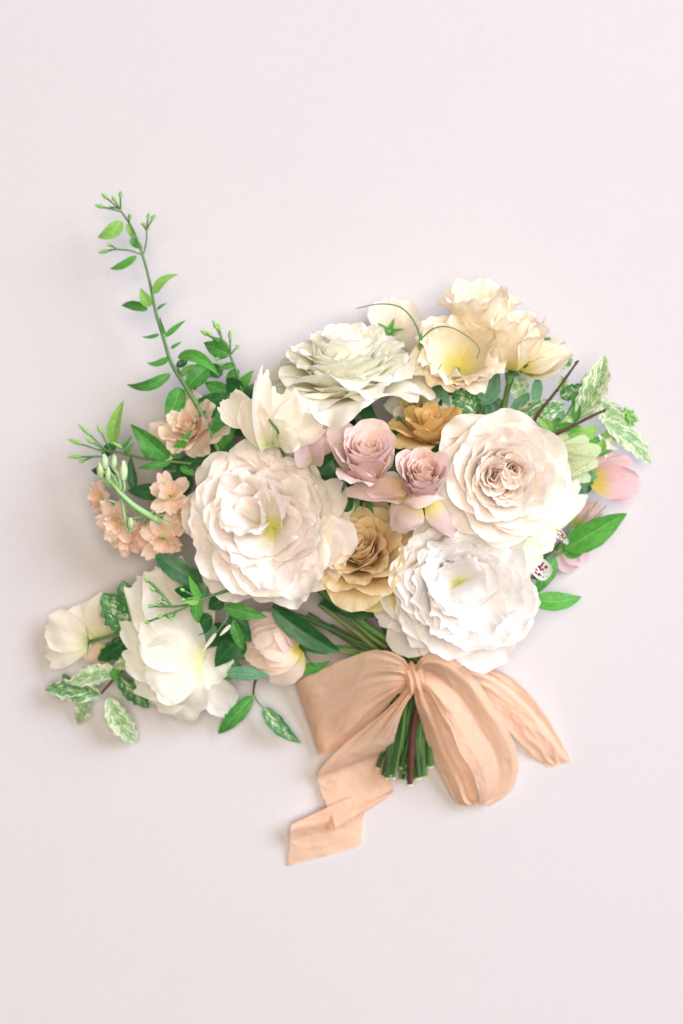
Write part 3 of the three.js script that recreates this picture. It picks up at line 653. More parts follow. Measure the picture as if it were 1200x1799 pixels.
// ================================================================ jasmine and foliage
function buds(parent, list, mat = S.bud) {   // slim jasmine buds on thin stalks: [foot x, y, h, tip x, y, h, length share that is bud]
  for (const [bx, by, bh, tx, ty, th, k = 0.35] of list) {
    const a = at(bx, by, bh), b = at(tx, ty, th), c = a.clone().lerp(b, 1 - k), m = a.clone().lerp(c, 0.5).add(V(0, 0.001, 0));
    part('stalk', tube([a, m, c], 0.0006, 0.0007, 6, 8), S.green, parent);
    const d = b.clone().sub(c);
    const q = [0, 0.12, 0.4, 0.75, 1].map((s, i) => [c.clone().addScaledVector(d, s), [0.0007, 0.0013, 0.0015, 0.0010, 0.0002][i]]);
    const g = [];
    for (let i = 0; i < 4; i++) g.push(tube([q[i][0], q[i][0].clone().lerp(q[i + 1][0], 0.5), q[i + 1][0]], q[i][1], q[i + 1][1], 7, 2));
    part('bud', mergeGeometries(g), mat, parent);
  }
}
{
  const base = at(390, 800, 0.05);
  const t = thing('jasmine_vine', 'long jasmine vine reaching far out of the bouquet with green buds at its tip', 'jasmine', base, 'jasmine vines');
  part('stem', tube([at(430, 880, 0.045), at(388, 800, 0.052), at(362, 742, 0.052), at(333, 690, 0.052), at(302, 640, 0.05), at(288, 596, 0.048), at(273, 545, 0.045), at(262, 490, 0.043), at(250, 447, 0.042), at(232, 400, 0.04), at(212, 370, 0.04)], 0.0019, 0.0007, 8, 60), S.green, t);
  leaves(t, [
    [214, 388, 0.04, 171, 417, 0.036, 25, F.light, { sway: -0.12 }], [224, 393, 0.04, 236, 421, 0.036, 12, F.light], [229, 419, 0.04, 251, 437, 0.036, 15, F.mid],
    [240, 449, 0.042, 193, 472, 0.036, 15, F.vivid, { sway: -0.1 }], [271, 517, 0.044, 314, 482, 0.05, 16, F.light, { sway: -0.14 }], [264, 538, 0.045, 247, 506, 0.05, 20, F.light],
    [260, 544, 0.045, 213, 537, 0.03, 17, F.mid, { bow: 0.1 }], [276, 544, 0.045, 293, 533, 0.045, 6, F.mid], [280, 587, 0.047, 248, 591, 0.045, 8, F.mid, { sway: -0.1 }],
    [290, 592, 0.048, 327, 562, 0.052, 10, F.vivid], [291, 588, 0.048, 281, 556, 0.05, 6, F.mid], [300, 626, 0.05, 258, 637, 0.045, 14, F.vivid, { sway: -0.16 }],
    [300, 656, 0.05, 222, 675, 0.04, 20, F.mid, { sway: -0.14 }], [310, 642, 0.05, 330, 634, 0.048, 14, F.dark], [312, 628, 0.052, 385, 661, 0.062, 22, F.vivid, { sway: -0.16, bow: 0.14 }],
    [366, 642, 0.05, 324, 684, 0.046, 36, F.mid], [316, 680, 0.05, 292, 744, 0.044, 34, F.mid, { roll: 10 }], [300, 612, 0.05, 320, 600, 0.05, 6, F.mid],
  ]);
  buds(t, [[212, 372, 0.04, 166, 360, 0.04], [210, 368, 0.04, 178, 339, 0.042], [211, 368, 0.04, 197, 344, 0.044], [212, 368, 0.04, 212, 335, 0.044], [208, 366, 0.04, 190, 364, 0.04, 0.2], [227, 392, 0.04, 228, 376, 0.044, 0.5],
    [257, 405, 0.044, 262, 374, 0.046], [258, 404, 0.044, 272, 377, 0.046], [257, 405, 0.044, 250, 390, 0.044], [204, 438, 0.042, 172, 444, 0.04, 0.6], [206, 438, 0.042, 189, 428, 0.042]]);
  part('twig', tube([at(252, 446, 0.042), at(257, 425, 0.044), at(258, 404, 0.044)], 0.0006, 0.0006, 6, 10), S.green, t);
  part('twig', tube([at(250, 448, 0.042), at(228, 440, 0.043), at(203, 438, 0.042)], 0.0006, 0.0006, 6, 10), S.green, t);
}
{
  const base = at(430, 720, 0.05);
  const t = thing('jasmine_vine', 'bushy jasmine sprig with dark leaves and a crown of buds behind the cream sweet pea', 'jasmine', base, 'jasmine vines');
  part('stem', tube([at(450, 800, 0.05), at(430, 710, 0.055), at(418, 660, 0.056), at(406, 628, 0.056), at(396, 606, 0.055)], 0.0014, 0.0008, 8, 26), S.green, t);
  leaves(t, [
    [404, 622, 0.056, 358, 602, 0.05, 30, F.mid], [400, 620, 0.05, 372, 592, 0.05, 20, F.mid], [412, 640, 0.05, 384, 648, 0.05, 12, F.mid], [424, 690, 0.055, 398, 664, 0.05, 34, F.dark],
    [402, 700, 0.05, 342, 708, 0.045, 24, F.dark], [406, 690, 0.045, 360, 672, 0.04, 26, F.mid], [398, 712, 0.05, 340, 745, 0.045, 18, F.dark], [404, 716, 0.056, 384, 797, 0.05, 46, F.mid, { fold: 0.14 }],
    [432, 700, 0.05, 455, 672, 0.052, 20, F.dark], [430, 690, 0.045, 410, 740, 0.04, 30, F.dark], [420, 650, 0.05, 396, 672, 0.045, 18, F.mid], [430, 740, 0.04, 470, 690, 0.04, 30, F.dark], [390, 660, 0.04, 360, 640, 0.04, 24, F.dark], [440, 760, 0.03, 380, 700, 0.025, 50, F.dark], [352, 660, 0.035, 396, 640, 0.04, 22, F.light],
  ]);
  buds(t, [[394, 606, 0.055, 374, 562, 0.058], [390, 606, 0.055, 362, 582, 0.056], [388, 604, 0.055, 352, 580, 0.055], [405, 622, 0.056, 404, 580, 0.06], [406, 622, 0.056, 420, 606, 0.056], [392, 604, 0.055, 383, 568, 0.056], [404, 624, 0.056, 376, 632, 0.054]]);
}
{
  const base = at(385, 822, 0.045);
  const t = thing('jasmine_vine', 'jasmine sprig with fan of thin buds above the stock florets', 'jasmine', base, 'jasmine vines');
  part('stem', tube([at(430, 850, 0.045), at(380, 824, 0.048), at(307, 811, 0.05), at(250, 805, 0.05), at(199, 793, 0.046), at(170, 790, 0.044)], 0.0014, 0.0007, 8, 30), S.green, t);
  leaves(t, [
    [197, 782, 0.046, 218, 702, 0.05, 26, F.light, { roll: 12, ruffle: 0.3 }], [297, 806, 0.052, 229, 745, 0.06, 34, F.mid], [304, 806, 0.052, 340, 752, 0.06, 19, F.vivid], [301, 811, 0.05, 242, 823, 0.05, 15, F.mid],
    [313, 816, 0.045, 379, 808, 0.05, 26, F.dark], [300, 864, 0.04, 224, 862, 0.036, 30, F.dark], [312, 822, 0.04, 268, 786, 0.04, 30, F.dark], [236, 860, 0.036, 230, 800, 0.036, 18, F.dark], [180, 800, 0.04, 206, 776, 0.042, 20, F.dark],
    [320, 850, 0.035, 290, 800, 0.035, 40, F.dark], [340, 850, 0.03, 270, 850, 0.03, 46, F.dark], [205, 830, 0.035, 160, 826, 0.03, 20, F.dark], [215, 790, 0.046, 232, 765, 0.046, 8, F.mid], [216, 800, 0.046, 236, 776, 0.046, 8, F.mid], [316, 820, 0.05, 350, 836, 0.05, 14, F.mid], [260, 808, 0.046, 244, 780, 0.05, 8, F.vivid],
  ]);
  buds(t, [[185, 795, 0.045, 118, 771, 0.044, 0.4], [190, 794, 0.045, 137, 744, 0.046, 0.4], [195, 792, 0.045, 171, 746, 0.048, 0.3], [180, 802, 0.045, 118, 803, 0.042, 0.4], [196, 796, 0.045, 150, 770, 0.046, 0.3], [172, 800, 0.044, 138, 812, 0.042, 0.3], [240, 802, 0.05, 196, 776, 0.054, 0.4]]);
}
{
  const base = at(386, 1042, 0.07);
  const t = thing('jasmine_vine', 'jasmine sprig with forked spent flower stalks lying over the large white bloom', 'jasmine', base, 'jasmine vines');
  part('stem', tube([at(420, 1030, 0.06), at(386, 1042, 0.068), at(358, 1052, 0.072), at(338, 1061, 0.073), at(302, 1066, 0.073)], 0.0012, 0.0008, 8, 24), S.green, t);
  part('twig', tube([at(338, 1061, 0.073), at(314, 1073, 0.074), at(290, 1081, 0.074), at(256, 1094, 0.074)], 0.0008, 0.0008, 7, 16), S.green, t);
  part('twig', tube([at(302, 1066, 0.073), at(288, 1048, 0.075), at(276, 1034, 0.076), at(256, 1017, 0.075)], 0.0008, 0.0009, 7, 16), S.green, t);
  buds(t, [[304, 1066, 0.073, 259, 1065, 0.073, 0.22], [300, 1066, 0.073, 273, 1057, 0.075, 0.3], [284, 1044, 0.075, 264, 1032, 0.076, 0.4], [291, 1054, 0.075, 286, 1052, 0.078, 0.5], [270, 1088, 0.074, 254, 1095, 0.074, 0.5], [300, 1079, 0.074, 276, 1084, 0.076, 0.4], [314, 1073, 0.074, 297, 1090, 0.076, 0.3], [296, 1079, 0.074, 295, 1085, 0.078, 0.6], [272, 1030, 0.075, 254, 1016, 0.075, 0.4], [352, 1052, 0.074, 316, 1034, 0.08, 0.2], [350, 1050, 0.074, 318, 1054, 0.08, 0.2]], S.bud);
  leaves(t, [
    [346, 1055, 0.074, 348, 1095, 0.07, 23, F.mid], [362, 1046, 0.07, 306, 1036, 0.066, 26, F.dark], [366, 1046, 0.068, 340, 1022, 0.068, 22, F.dark], [352, 1054, 0.075, 331, 1010, 0.08, 15, F.vivid], [350, 1056, 0.075, 322, 1054, 0.078, 15, F.light],
    [356, 1024, 0.062, 273, 974, 0.066, 40, F.dark, { tipk: 0.7 }], [394, 1066, 0.06, 470, 1084, 0.064, 26, F.mid], [392, 1052, 0.058, 366, 1070, 0.056, 28, F.dark], [409, 1090, 0.06, 428, 1142, 0.052, 20, F.mid], [404, 1080, 0.052, 442, 1128, 0.048, 36, F.dark],
    [426, 1118, 0.046, 378, 1172, 0.04, 40, F.dark], [398, 1182, 0.046, 474, 1187, 0.05, 26, F.grey], [372, 1082, 0.05, 340, 1116, 0.045, 34, F.dark], [380, 1100, 0.044, 348, 1128, 0.04, 28, F.grey], [400, 1100, 0.036, 350, 1130, 0.03, 40, F.dark], [430, 1150, 0.036, 385, 1120, 0.03, 44, F.dark], [415, 1190, 0.03, 395, 1150, 0.03, 40, F.varDark],
  ]);
  buds(t, [[404, 1080, 0.06, 355, 1145, 0.06, 0.5], [413, 1090, 0.062, 386, 1117, 0.064, 0.7]], M.white);
}
{
  const t = thing('leafy_stem', 'tangled small leaves between the long jasmine vine and the blush peony', 'foliage sprig', at(360, 720, 0.03));
  part('stem', tube([at(430, 860, 0.03), at(380, 760, 0.032), at(330, 690, 0.03), at(310, 640, 0.03)], 0.0012, 0.0007, 7, 24), S.dark, t);
  leaves(t, [[372, 745, 0.033, 420, 760, 0.034, 26, F.dark], [360, 725, 0.034, 318, 735, 0.03, 22, F.mid], [350, 712, 0.034, 384, 690, 0.036, 22, F.vivid], [336, 696, 0.033, 296, 690, 0.03, 16, F.mid], [330, 690, 0.033, 352, 660, 0.034, 18, F.dark], [380, 770, 0.034, 345, 790, 0.034, 24, F.dark], [390, 790, 0.036, 430, 790, 0.036, 24, F.mid], [318, 660, 0.032, 340, 640, 0.034, 14, F.light], [400, 800, 0.032, 360, 830, 0.032, 30, F.dark], [416, 690, 0.04, 446, 650, 0.046, 20, F.vivid], [424, 720, 0.04, 462, 706, 0.044, 20, F.mid]]);
}
{
  const t = thing('leafy_stem', 'wispy small leaves between the brown twigs and the green hellebore', 'foliage sprig', at(980, 740, 0.03));
  part('stem', tube([at(900, 860, 0.03), at(960, 770, 0.034), at(1000, 720, 0.036), at(1022, 680, 0.034)], 0.001, 0.0006, 7, 20), S.green, t);
  leaves(t, [[968, 760, 0.036, 944, 728, 0.04, 18, F.light], [980, 748, 0.036, 1030, 756, 0.04, 16, F.vivid], [990, 734, 0.037, 960, 700, 0.04, 16, F.grey], [1004, 716, 0.037, 1040, 716, 0.038, 14, F.varPale], [1010, 704, 0.036, 990, 672, 0.036, 14, F.light], [1020, 684, 0.034, 1030, 654, 0.034, 12, F.varPale], [976, 754, 0.034, 1000, 790, 0.036, 18, F.mid], [1060, 770, 0.03, 1086, 748, 0.03, 14, F.light], [1066, 766, 0.03, 1096, 776, 0.026, 14, F.varPale], [1040, 800, 0.03, 1078, 792, 0.03, 12, F.mid]]);
}
// dark filler greenery under the blooms
{
  const base = at(620, 900, 0.02);
  const t = thing('greenery', 'dark broad leaves filling the gaps between the blooms', 'greenery', base);
  leaves(t, [
    [596, 1000, 0.05, 560, 800, 0.05, 60, F.dark], [560, 830, 0.07, 592, 795, 0.072, 34, F.dark], [600, 880, 0.05, 570, 720, 0.045, 70, F.dark], [650, 900, 0.05, 640, 690, 0.045, 70, F.dark], [700, 900, 0.06, 700, 730, 0.06, 70, F.dark], [740, 900, 0.06, 800, 760, 0.05, 70, F.dark], [470, 860, 0.04, 400, 800, 0.035, 70, F.dark], [500, 840, 0.04, 540, 720, 0.04, 70, F.mid],
    [610, 900, 0.07, 606, 838, 0.08, 22, F.dark], [600, 850, 0.075, 628, 838, 0.078, 14, F.mid], [960, 960, 0.04, 900, 880, 0.04, 60, F.dark], [680, 1060, 0.04, 560, 1060, 0.03, 60, F.dark], [640, 745, 0.06, 628, 700, 0.06, 20, F.dark],
  ]);
}
{
  const base = at(560, 1110, 0.03);
  const t = thing('leafy_stem', 'long dark two toned leaf lying across the stems beside the ribbon', 'leaf', base);
  leaves(t, [[478, 1066, 0.05, 598, 1145, 0.046, 40, F.dark, { fold: 0.4, tipk: 0.8, roll: -12 }]]);
  leaves(t, [[527, 1128, 0.036, 580, 1150, 0.036, 18, F.mid], [524, 1172, 0.03, 581, 1160, 0.036, 20, F.mid, { sway: 0.12 }], [530, 1176, 0.02, 500, 1200, 0.02, 18, F.grey]]);
  stemTo(t, at(480, 1064, 0.048), [at(590, 1110, 0.03)], 0.0018, S.dark);
}

// ================================================================ variegated sprigs
const VG = 'variegated sprigs';
{
  const base = at(233, 1160, 0.02);
  const t = thing('variegated_sprig', 'cream and green variegated sprig on a dark twig under the large white bloom', 'foliage sprig', base, VG);
  part('twig', tube([at(330, 1120, 0.02), at(234, 1160, 0.022), at(205, 1188, 0.022), at(178, 1218, 0.02)], 0.0013, 0.0009, 8, 18), S.brown, t);
  leaves(t, [
    [206, 1178, 0.024, 121, 1200, 0.022, 36, F.varPale], [176, 1222, 0.022, 79, 1212, 0.016, 40, F.varMid, { sway: 0.06 }], [152, 1228, 0.014, 136, 1272, 0.006, 30, F.varPale], [190, 1226, 0.02, 242, 1304, 0.006, 38, F.varPale], [208, 1188, 0.022, 262, 1244, 0.014, 34, F.varDark],
    [200, 1196, 0.026, 206, 1170, 0.026, 18, F.mid], [238, 1106, 0.03, 180, 1042, 0.036, 56, F.varDark], [240, 1090, 0.028, 215, 1020, 0.03, 44, F.varDark], [238, 1118, 0.024, 172, 1160, 0.018, 34, F.dark], [128, 1204, 0.014, 110, 1184, 0.01, 16, F.varDark], [226, 1160, 0.026, 200, 1172, 0.026, 20, F.varPale],
  ].map(([a, b, c, d, e, f, w, m, o]) => [a, b, c, d, e, f, w, m, { ruffle: 0.7, freq: 6, lobes: 0.13, tipk: 0.8, nv: 26, ...o }]));
}
{
  const base = at(447, 1205, 0.016);
  const t = thing('variegated_sprig', 'forked pair of small mottled green leaves hanging below the dusty pink rose', 'foliage sprig', base, VG);
  part('twig', tube([at(470, 1150, 0.02), at(448, 1198, 0.018), at(445, 1220, 0.016)], 0.0011, 0.0008, 7, 12), S.brown, t);
  part('twig', tube([at(445, 1219, 0.016), at(452, 1232, 0.016), at(462, 1243, 0.016)], 0.0007, 0.0006, 7, 8), S.green, t);
  leaves(t, [[444, 1222, 0.016, 383, 1289, 0.008, 30, F.mid, { ruffle: 0.3, freq: 6 }], [462, 1242, 0.016, 530, 1306, 0.01, 28, F.varDark, { ruffle: 0.6, freq: 6, sway: 0.05 }]]);
}
{
  const base = at(1000, 760, 0.03);
  const t = thing('variegated_sprig', 'pale variegated sprig fanning out beside the peach lisianthus', 'foliage sprig', base, VG);
  part('twig', tube([at(950, 820, 0.03), at(990, 765, 0.034), at(1017, 733, 0.036)], 0.001, 0.0007, 7, 14), S.green, t);
  leaves(t, [
    [1016, 735, 0.036, 1062, 624, 0.046, 46, F.varPale], [1062, 740, 0.03, 1144, 815, 0.02, 38, F.varPale], [1056, 706, 0.03, 1096, 752, 0.026, 40, F.varPale], [1002, 644, 0.03, 946, 590, 0.036, 36, F.varMid], [984, 698, 0.036, 1026, 676, 0.04, 26, F.varDark], [910, 724, 0.036, 994, 710, 0.04, 38, F.varMid],
    [1010, 742, 0.036, 1004, 692, 0.04, 16, F.mid, { sway: 0.1 }], [994, 690, 0.026, 985, 660, 0.03, 24, F.varPale], [960, 760, 0.03, 1010, 720, 0.034, 30, F.varPale], [990, 780, 0.034, 1052, 750, 0.04, 30, F.light], [1000, 770, 0.03, 1060, 776, 0.03, 20, F.mid], [940, 780, 0.03, 1000, 740, 0.03, 40, F.mid], [920, 700, 0.02, 905, 650, 0.02, 40, F.varPale],
    [836, 726, 0.05, 800, 676, 0.05, 44, F.varDark], [1010, 860, 0.03, 1046, 800, 0.03, 34, F.grey], [990, 850, 0.03, 1040, 860, 0.03, 30, F.dark], [1052, 800, 0.03, 1060, 770, 0.034, 18, F.light],
  ].map(([a, b, c, d, e, f, w, m, o]) => [a, b, c, d, e, f, w, m, { ruffle: 0.7, freq: 6, lobes: 0.13, tipk: 0.8, nv: 26, ...o }]));
}
{
  const base = at(850, 700, 0.04);
  const t = thing('lisianthus_leaves', 'smooth grey green leaves under the lisianthus blooms', 'foliage sprig', base);
  leaves(t, [
    [846, 712, 0.04, 876, 648, 0.046, 44, F.grey], [945, 664, 0.046, 938, 718, 0.04, 20, F.grey], [742, 658, 0.05, 792, 716, 0.052, 34, F.grey], [775, 672, 0.046, 730, 668, 0.05, 22, F.mid], [760, 690, 0.044, 772, 720, 0.044, 24, F.dark],
    [880, 740, 0.036, 850, 690, 0.036, 40, F.dark], [800, 720, 0.036, 780, 670, 0.036, 40, F.dark], [900, 730, 0.034, 930, 690, 0.036, 30, F.grey], [860, 690, 0.03, 830, 660, 0.03, 30, F.grey], [836, 700, 0.034, 760, 690, 0.03, 40, F.dark],
  ]);
  part('stem', tube([at(846, 706, 0.04), at(850, 760, 0.034), at(800, 1000, 0.02)], 0.0014, 0.0016, 7, 14), S.green, t);
}
for (const [pts, label] of [
  [[[930, 760, 0.04], [944, 730, 0.046], [978, 686, 0.05], [1014, 636, 0.052]], 'bare dark brown twig pointing towards the upright variegated leaf'],
  [[[960, 772, 0.04], [986, 759, 0.046], [1022, 740, 0.048], [1062, 721, 0.05]], 'bare dark brown twig lying over the green hellebore'],
]) {
  const t = thing('twig', label, 'twig', at(...pts[0]));
  part('stem', tube(pts.map((p) => at(...p)), 0.0013, 0.0009, 8, 18, 0.2), S.brown, t);
  const e = pts[3], p = at(...e); part('knot', tube([p.clone().add(V(-0.0012, -0.0002, 0.0012)), p, p.clone().add(V(0.001, 0.0002, -0.001))], 0.0012, 0.0007, 8, 4), S.brown, t);
  const w = at(...pts[2]); part('knot', tube([w.clone(), w.clone().add(V(0.0012, 0.001, -0.0002))], 0.0012, 0.0005, 7, 3), S.brown, t);
}
{ // green bud cluster
  const base = at(1100, 735, 0.022), r = rng(8);
  const t = thing('bud_cluster', 'cluster of round pale green buds at the edge of the variegated sprig', 'buds', base);
  const g = new THREE.SphereGeometry(1, 10, 8);
  for (let i = 0; i < 22; i++) { const s = g.clone(); const k = 0.0013 + r() * 0.0006; s.scale(k, k * 1.25, k); const a = i * 2.39996, d = Math.sqrt(i / 22) * 0.0068; s.translate(base.x + Math.cos(a) * d, base.y + 0.005 - d * 0.5, base.z + Math.sin(a) * d * 1.1); part('bud', s, S.bud, t); }
  part('stem', tube([base, at(1085, 750, 0.024), at(1050, 770, 0.028)], 0.0009, 0.001, 6, 8), S.green, t);
}
{
  const base = at(985, 975, 0.03);
  const t = thing('leafy_stem', 'broad fresh green leaves beside the lily and the white peony', 'foliage sprig', base);
  part('stem', tube([at(900, 1040, 0.035), at(950, 1000, 0.034), at(990, 966, 0.034)], 0.0014, 0.001, 7, 14), S.green, t);
  leaves(t, [
    [992, 966, 0.036, 1102, 902, 0.044, 54, F.vivid, { roll: -10 }], [988, 972, 0.034, 1036, 944, 0.03, 34, F.mid], [934, 1053, 0.034, 1022, 1048, 0.028, 34, F.vivid, { sway: 0.06 }], [918, 1050, 0.03, 913, 1122, 0.016, 30, F.vivid, { tipk: 0.7 }], [976, 980, 0.036, 940, 1046, 0.034, 30, F.mid], [950, 1000, 0.034, 944, 968, 0.04, 24, F.dark], [930, 1010, 0.03, 960, 1000, 0.03, 20, F.dark],
  ]);
}
{ // thin fringe of filaments
  const base = at(985, 960, 0.034), t = thing('thread_leaf_sprig', 'thin thread like green leaves beside the spotted lily petal', 'foliage sprig', base);
  for (const [x, y] of [[1066, 888], [1050, 880], [1036, 892], [1058, 902], [1020, 896], [1040, 912], [1010, 900]]) part('thread', tube([at(978, 968, 0.036), at((978 + x) / 2, (968 + y) / 2 + 3, 0.042), at(x, y, 0.042)], 0.0006, 0.0003, 5, 10), S.green, t);
}
{ // tendril
  const base = at(738, 604, 0.07), t = thing('tendril', 'thin curling green tendril above the cream white rose', 'tendril', base);
  part('thread', tube([at(720, 626, 0.06), at(738, 600, 0.07), at(728, 566, 0.076), at(704, 540, 0.076), at(668, 534, 0.074), at(626, 542, 0.07)], 0.0007, 0.0003, 6, 40), S.green, t);
  part('thread', tube([at(740, 596, 0.07), at(760, 578, 0.074), at(786, 574, 0.076), at(820, 590, 0.076), at(842, 612, 0.074), at(838, 630, 0.072)], 0.0006, 0.0003, 6, 40), S.green, t);
  part('thread', tube([at(718, 640, 0.066), at(740, 650, 0.068), at(766, 652, 0.07), at(776, 640, 0.07)], 0.0005, 0.0003, 6, 24), S.green, t);
  leaves(t, [[740, 600, 0.07, 736, 616, 0.07, 8, F.vivid], [738, 602, 0.07, 740, 582, 0.072, 6, F.vivid]]);
}
// extra cut stems of the foliage
{
  const r = rng(5);
  const kinds = [['woody reddish brown stem in the middle of the bundle', S.brown, 0.0031, 'woody_stem'], ['dark stem deep in the bundle of cut stems', S.dark, 0.0026, 'cut_stem']];
  let k = 0;
  for (const [x, y, h] of [[600, 1060, 0.03], [560, 1060, 0.026], [540, 1080, 0.022], [580, 1100, 0.02], [610, 1120, 0.018], [640, 1040, 0.03], [660, 1050, 0.026], [570, 1040, 0.036]]) {
    const kind = kinds[k === 0 ? 0 : 1], p = at(x, y, h);
    const t = thing(kind[3], k ? 'green cut foliage stem in the tied bundle' : kind[0], 'stem', p, k ? 'cut foliage stems' : undefined);
    stemTo(t, p, [at(lerp(x, 726, 0.5), lerp(y, 1190, 0.5), h * 0.6 + 0.008)], k ? 0.0018 + r() * 0.0009 : kind[2], k % 3 === 1 ? S.green : kind[1], k ? null : [0.0035, 0.027]);
    k++;
  }
}

// ================================================================ silk ribbon
{
  const silkMap = texture(256, 256, (u, v) => { const n = fbm(u * 6, v * 6, 3) * 5 + fbm(u * 120, v * 20, 2) * 5 + fbm(u * 20, v * 120, 2) * 5; return [243 + n, 208 + n, 184 + n]; });
  const silkBump = texture(256, 256, (u, v) => { const g = 128 + 50 * Math.sin(u * 402) * 0.5 + 50 * Math.sin(v * 402) * 0.5 + 60 * fbm(u * 30, v * 90, 2); return [g, g, g]; }, false);
  const silk = new THREE.MeshPhysicalMaterial({ name: 'peach_silk', map: silkMap, bumpMap: silkBump, bumpScale: 0.00008, roughness: 1, transmission: 0.45, thickness: 0, side: THREE.DoubleSide, sheen: 0.5, sheenRoughness: 0.5, sheenColor: new THREE.Color(1, 0.9, 0.84), specularIntensity: 0.4 });
  const base = at(728, 1192, 0.0);
  const t = thing('ribbon', 'peach silk ribbon tied in a loose bow round the stems', 'ribbon', base);
  function strip(name, rows, o = {}) {
    const { folds = [[0, 0], [1, 0]], fall = 1.4, keep = 0.25, skew = 0, gather = 0, wave = 0.0012, seed = 1, nv = 110, nu = 48, minh = 0.0012 } = o;
    const A = new THREE.CatmullRomCurve3(rows.map((r) => at(r[0], r[1], r[2])), false, 'centripetal'), B = new THREE.CatmullRomCurve3(rows.map((r) => at(r[3], r[4], r[5])), false, 'centripetal');
    const prof = (x) => { for (let i = 1; i < folds.length; i++) if (x <= folds[i][0]) return lerp(folds[i - 1][1], folds[i][1], (x - folds[i - 1][0]) / (folds[i][0] - folds[i - 1][0])); return folds[folds.length - 1][1]; };
    const g = sheet(nu, nv, (u, v, tt) => {
      const s = (u + 1) / 2, a = A.getPoint(v), b = B.getPoint(v);
      const fr = (0.008 * vnoise(v * 70 + seed, u > 0 ? 3 : 8) + 0.014 * vnoise(v * 11 + seed, u > 0 ? 5 : 2)) * Math.sign(u) * Math.pow(Math.abs(u), 6);
      tt.copy(a).lerp(b, s + fr);
      const env = smooth(0, 0.05, v) * smooth(1, 0.94, v) * (keep + (1 - keep) * Math.exp(-v * fall));
      tt.y += env * prof(clamp(s + skew * (v - 0.3), 0, 1));
      // gathers: sharp narrow pleats that die out away from the knot
      if (gather) { const k = s * 5.2 + 0.5 * vnoise(s * 3 + seed, v * 3) + seed; const tri = Math.abs((k % 1 + 1) % 1 - 0.5) * 2; tt.y += gather * Math.exp(-v * 6.5) * smooth(0, 0.03, v) * (tri - 0.5) * (0.5 + 0.5 * vnoise(Math.floor(k) * 3.7, seed)); }
      tt.y += wave * smooth(0.02, 0.2, v) * (vnoise(s * 1.6 + seed * 3, v * 4 + seed) + 0.35 * (1 - 2 * Math.abs(vnoise((s * 1.3 + v * 2) * 2.2 + seed, (v - s * 0.5) * 5))));
      tt.y += 0.00032 * smooth(0, 0.1, v) * (1 - 2 * Math.abs(vnoise(s * 7 + v * 9 + seed, v * 13 - s * 5)));   // small crumples
      tt.y = Math.max(minh, tt.y);
      tt.s = v * 3;
    });
    return part(name, g, silk, t);
  }
  // left loop: upper layer, turn, lower layer
  strip('loop', [[724, 1180, 0.047, 718, 1198, 0.046], [706, 1154, 0.055, 692, 1216, 0.045], [664, 1141, 0.053, 656, 1242, 0.036], [624, 1150, 0.045, 620, 1276, 0.027], [572, 1174, 0.033, 590, 1302, 0.018], [534, 1192, 0.023, 568, 1321, 0.012], [520, 1203, 0.012, 561, 1327, 0.006], [530, 1212, 0.005, 572, 1326, 0.003], [580, 1220, 0.006, 612, 1306, 0.006], [640, 1212, 0.02, 664, 1258, 0.02], [690, 1200, 0.036, 694, 1224, 0.034], [718, 1190, 0.043, 716, 1200, 0.042]], { folds: [[0, 0], [0.3, 0.003], [0.62, 0], [0.8, 0.004], [1, -0.002]], fall: 2.5, keep: 0.1, gather: 0.009, wave: 0.0014, seed: 2, nv: 150 });
  // left tail, folded in zigzag on the surface
  strip('tail', [[718, 1202, 0.047, 740, 1200, 0.047], [694, 1232, 0.046, 712, 1240, 0.044], [656, 1266, 0.036, 701, 1268, 0.038], [612, 1302, 0.026, 696, 1290, 0.03], [572, 1340, 0.018, 692, 1304, 0.024], [557, 1361, 0.011, 690, 1312, 0.018], [557, 1370, 0.006, 682, 1322, 0.008], [565, 1394, 0.005, 670, 1352, 0.004], [578, 1424, 0.008, 690, 1386, 0.006], [588, 1450, 0.013, 686, 1394, 0.010], [586, 1459, 0.010, 660, 1412, 0.006], [572, 1444, 0.005, 640, 1404, 0.003]], { folds: [[0, 0], [0.28, 0.008], [0.45, -0.003], [0.7, 0.004], [1, 0]], fall: 5, keep: 0.05, gather: 0.006, wave: 0.0012, seed: 5, nv: 150 });
  strip('tail', [[600, 1446, 0.002, 650, 1412, 0.002], [548, 1450, 0.002, 646, 1404, 0.003], [515, 1457, 0.006, 630, 1398, 0.005], [511, 1449, 0.014, 600, 1408, 0.012], [511, 1456, 0.015, 640, 1424, 0.004], [510, 1478, 0.006, 638, 1444, 0.002], [508, 1500, 0.003, 636, 1464, 0.002], [506, 1521, 0.002, 635, 1484, 0.002]], { wave: 0.001, seed: 8, nv: 80 });
  // right loop: the layer below with its ridge, then the layer on top with its raw edge
  strip('loop', [[730, 1204, 0.047, 748, 1202, 0.046], [729, 1228, 0.042, 768, 1226, 0.036], [740, 1268, 0.030, 800, 1280, 0.020], [758, 1322, 0.02, 816, 1322, 0.011], [785, 1376, 0.011, 834, 1358, 0.007], [803, 1410, 0.006, 838, 1398, 0.005], [818, 1416, 0.004, 846, 1414, 0.004]], { folds: [[0, 0], [0.3, 0.009], [0.44, 0.008], [0.56, -0.002], [1, 0]], fall: 0.5, keep: 0.5, skew: -0.1, gather: 0.006, wave: 0.0016, seed: 14 });
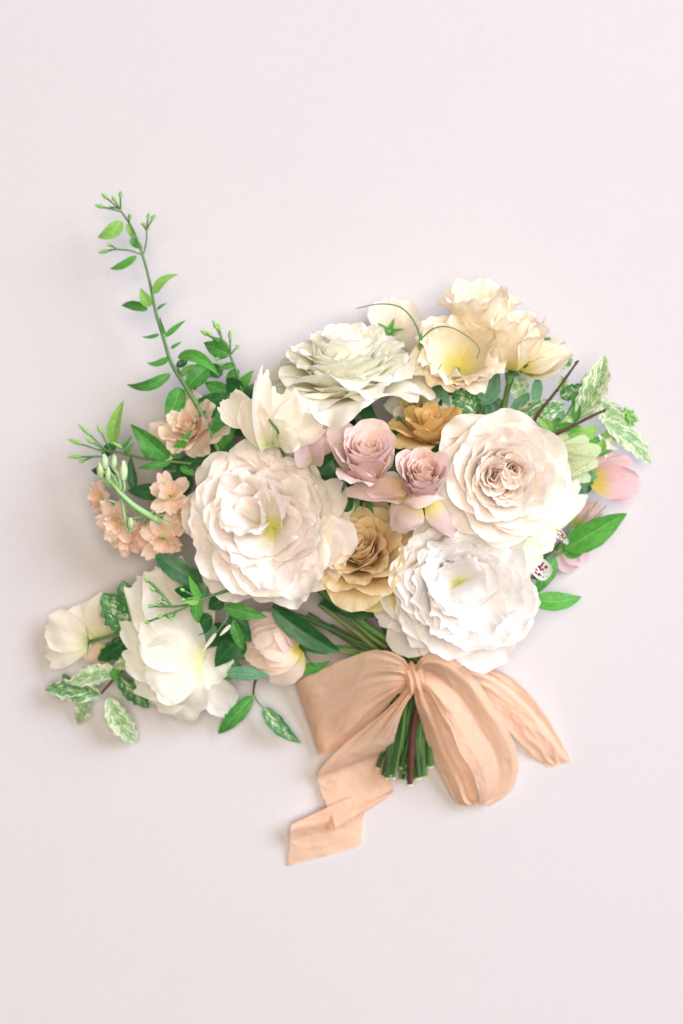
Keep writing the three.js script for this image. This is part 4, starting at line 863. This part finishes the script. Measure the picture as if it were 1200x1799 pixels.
  strip('loop', [[727, 1184, 0.046, 738, 1198, 0.048], [742, 1154, 0.060, 752, 1214, 0.052], [775, 1150, 0.064, 772, 1246, 0.050], [822, 1180, 0.054, 791, 1279, 0.047], [872, 1250, 0.040, 804, 1313, 0.043], [906, 1313, 0.028, 820, 1340, 0.037], [909, 1355, 0.018, 832, 1362, 0.030], [895, 1392, 0.010, 840, 1390, 0.020], [858, 1415, 0.005, 843, 1410, 0.010]], { folds: [[0, 0], [0.16, 0.004], [0.46, -0.013], [0.62, -0.004], [0.8, 0.003], [1, 0]], fall: 2.6, keep: 0.14, skew: 0.1, gather: 0.006, wave: 0.002, seed: 11, nv: 130 });
  // right tail behind the loop
  strip('tail', [[760, 1170, 0.036, 752, 1190, 0.036], [812, 1158, 0.042, 790, 1186, 0.032], [850, 1168, 0.034, 822, 1208, 0.022], [890, 1186, 0.024, 850, 1228, 0.014], [932, 1222, 0.018, 876, 1264, 0.009], [956, 1254, 0.014, 914, 1306, 0.005], [984, 1300, 0.008, 944, 1334, 0.003], [1006, 1338, 0.003, 964, 1348, 0.002]], { folds: [[0, 0], [0.3, -0.004], [0.42, 0.002], [1, 0]], fall: 1.2, keep: 0.15, skew: 0.3, wave: 0.0026, seed: 17 });
  // knot: a pinched band wrapped over the bow
  const K = at(729, 1191, 0.047);
  part('knot', sheet(22, 30, (u, v, tt) => { const a = (v - 0.5) * 3.6, r = 0.0085 * (1 + 0.14 * Math.sin(u * 9 + 1) + 0.1 * vnoise(u * 4, v * 5)); tt.set(K.x + u * 0.0062 * (1 + 0.35 * Math.abs(Math.sin(a))) + Math.sin(a) * 0.003, K.y - 0.002 + Math.cos(a) * r - 0.0016 * u * u, K.z + Math.sin(a) * r * 1.25); tt.s = v; }), silk, t);
  // band round the bundle
  part('band', sheet(14, 40, (u, v, tt) => { const a = v * Math.PI * 2; tt.set(tieZ.x + Math.cos(a) * 0.0205, 0.0195 + Math.sin(a) * 0.0182, tieZ.z + u * 0.011 + 0.0015 * Math.sin(a * 2 + u)); tt.s = v; }), silk, t);
}

renderer.render(scene, camera);
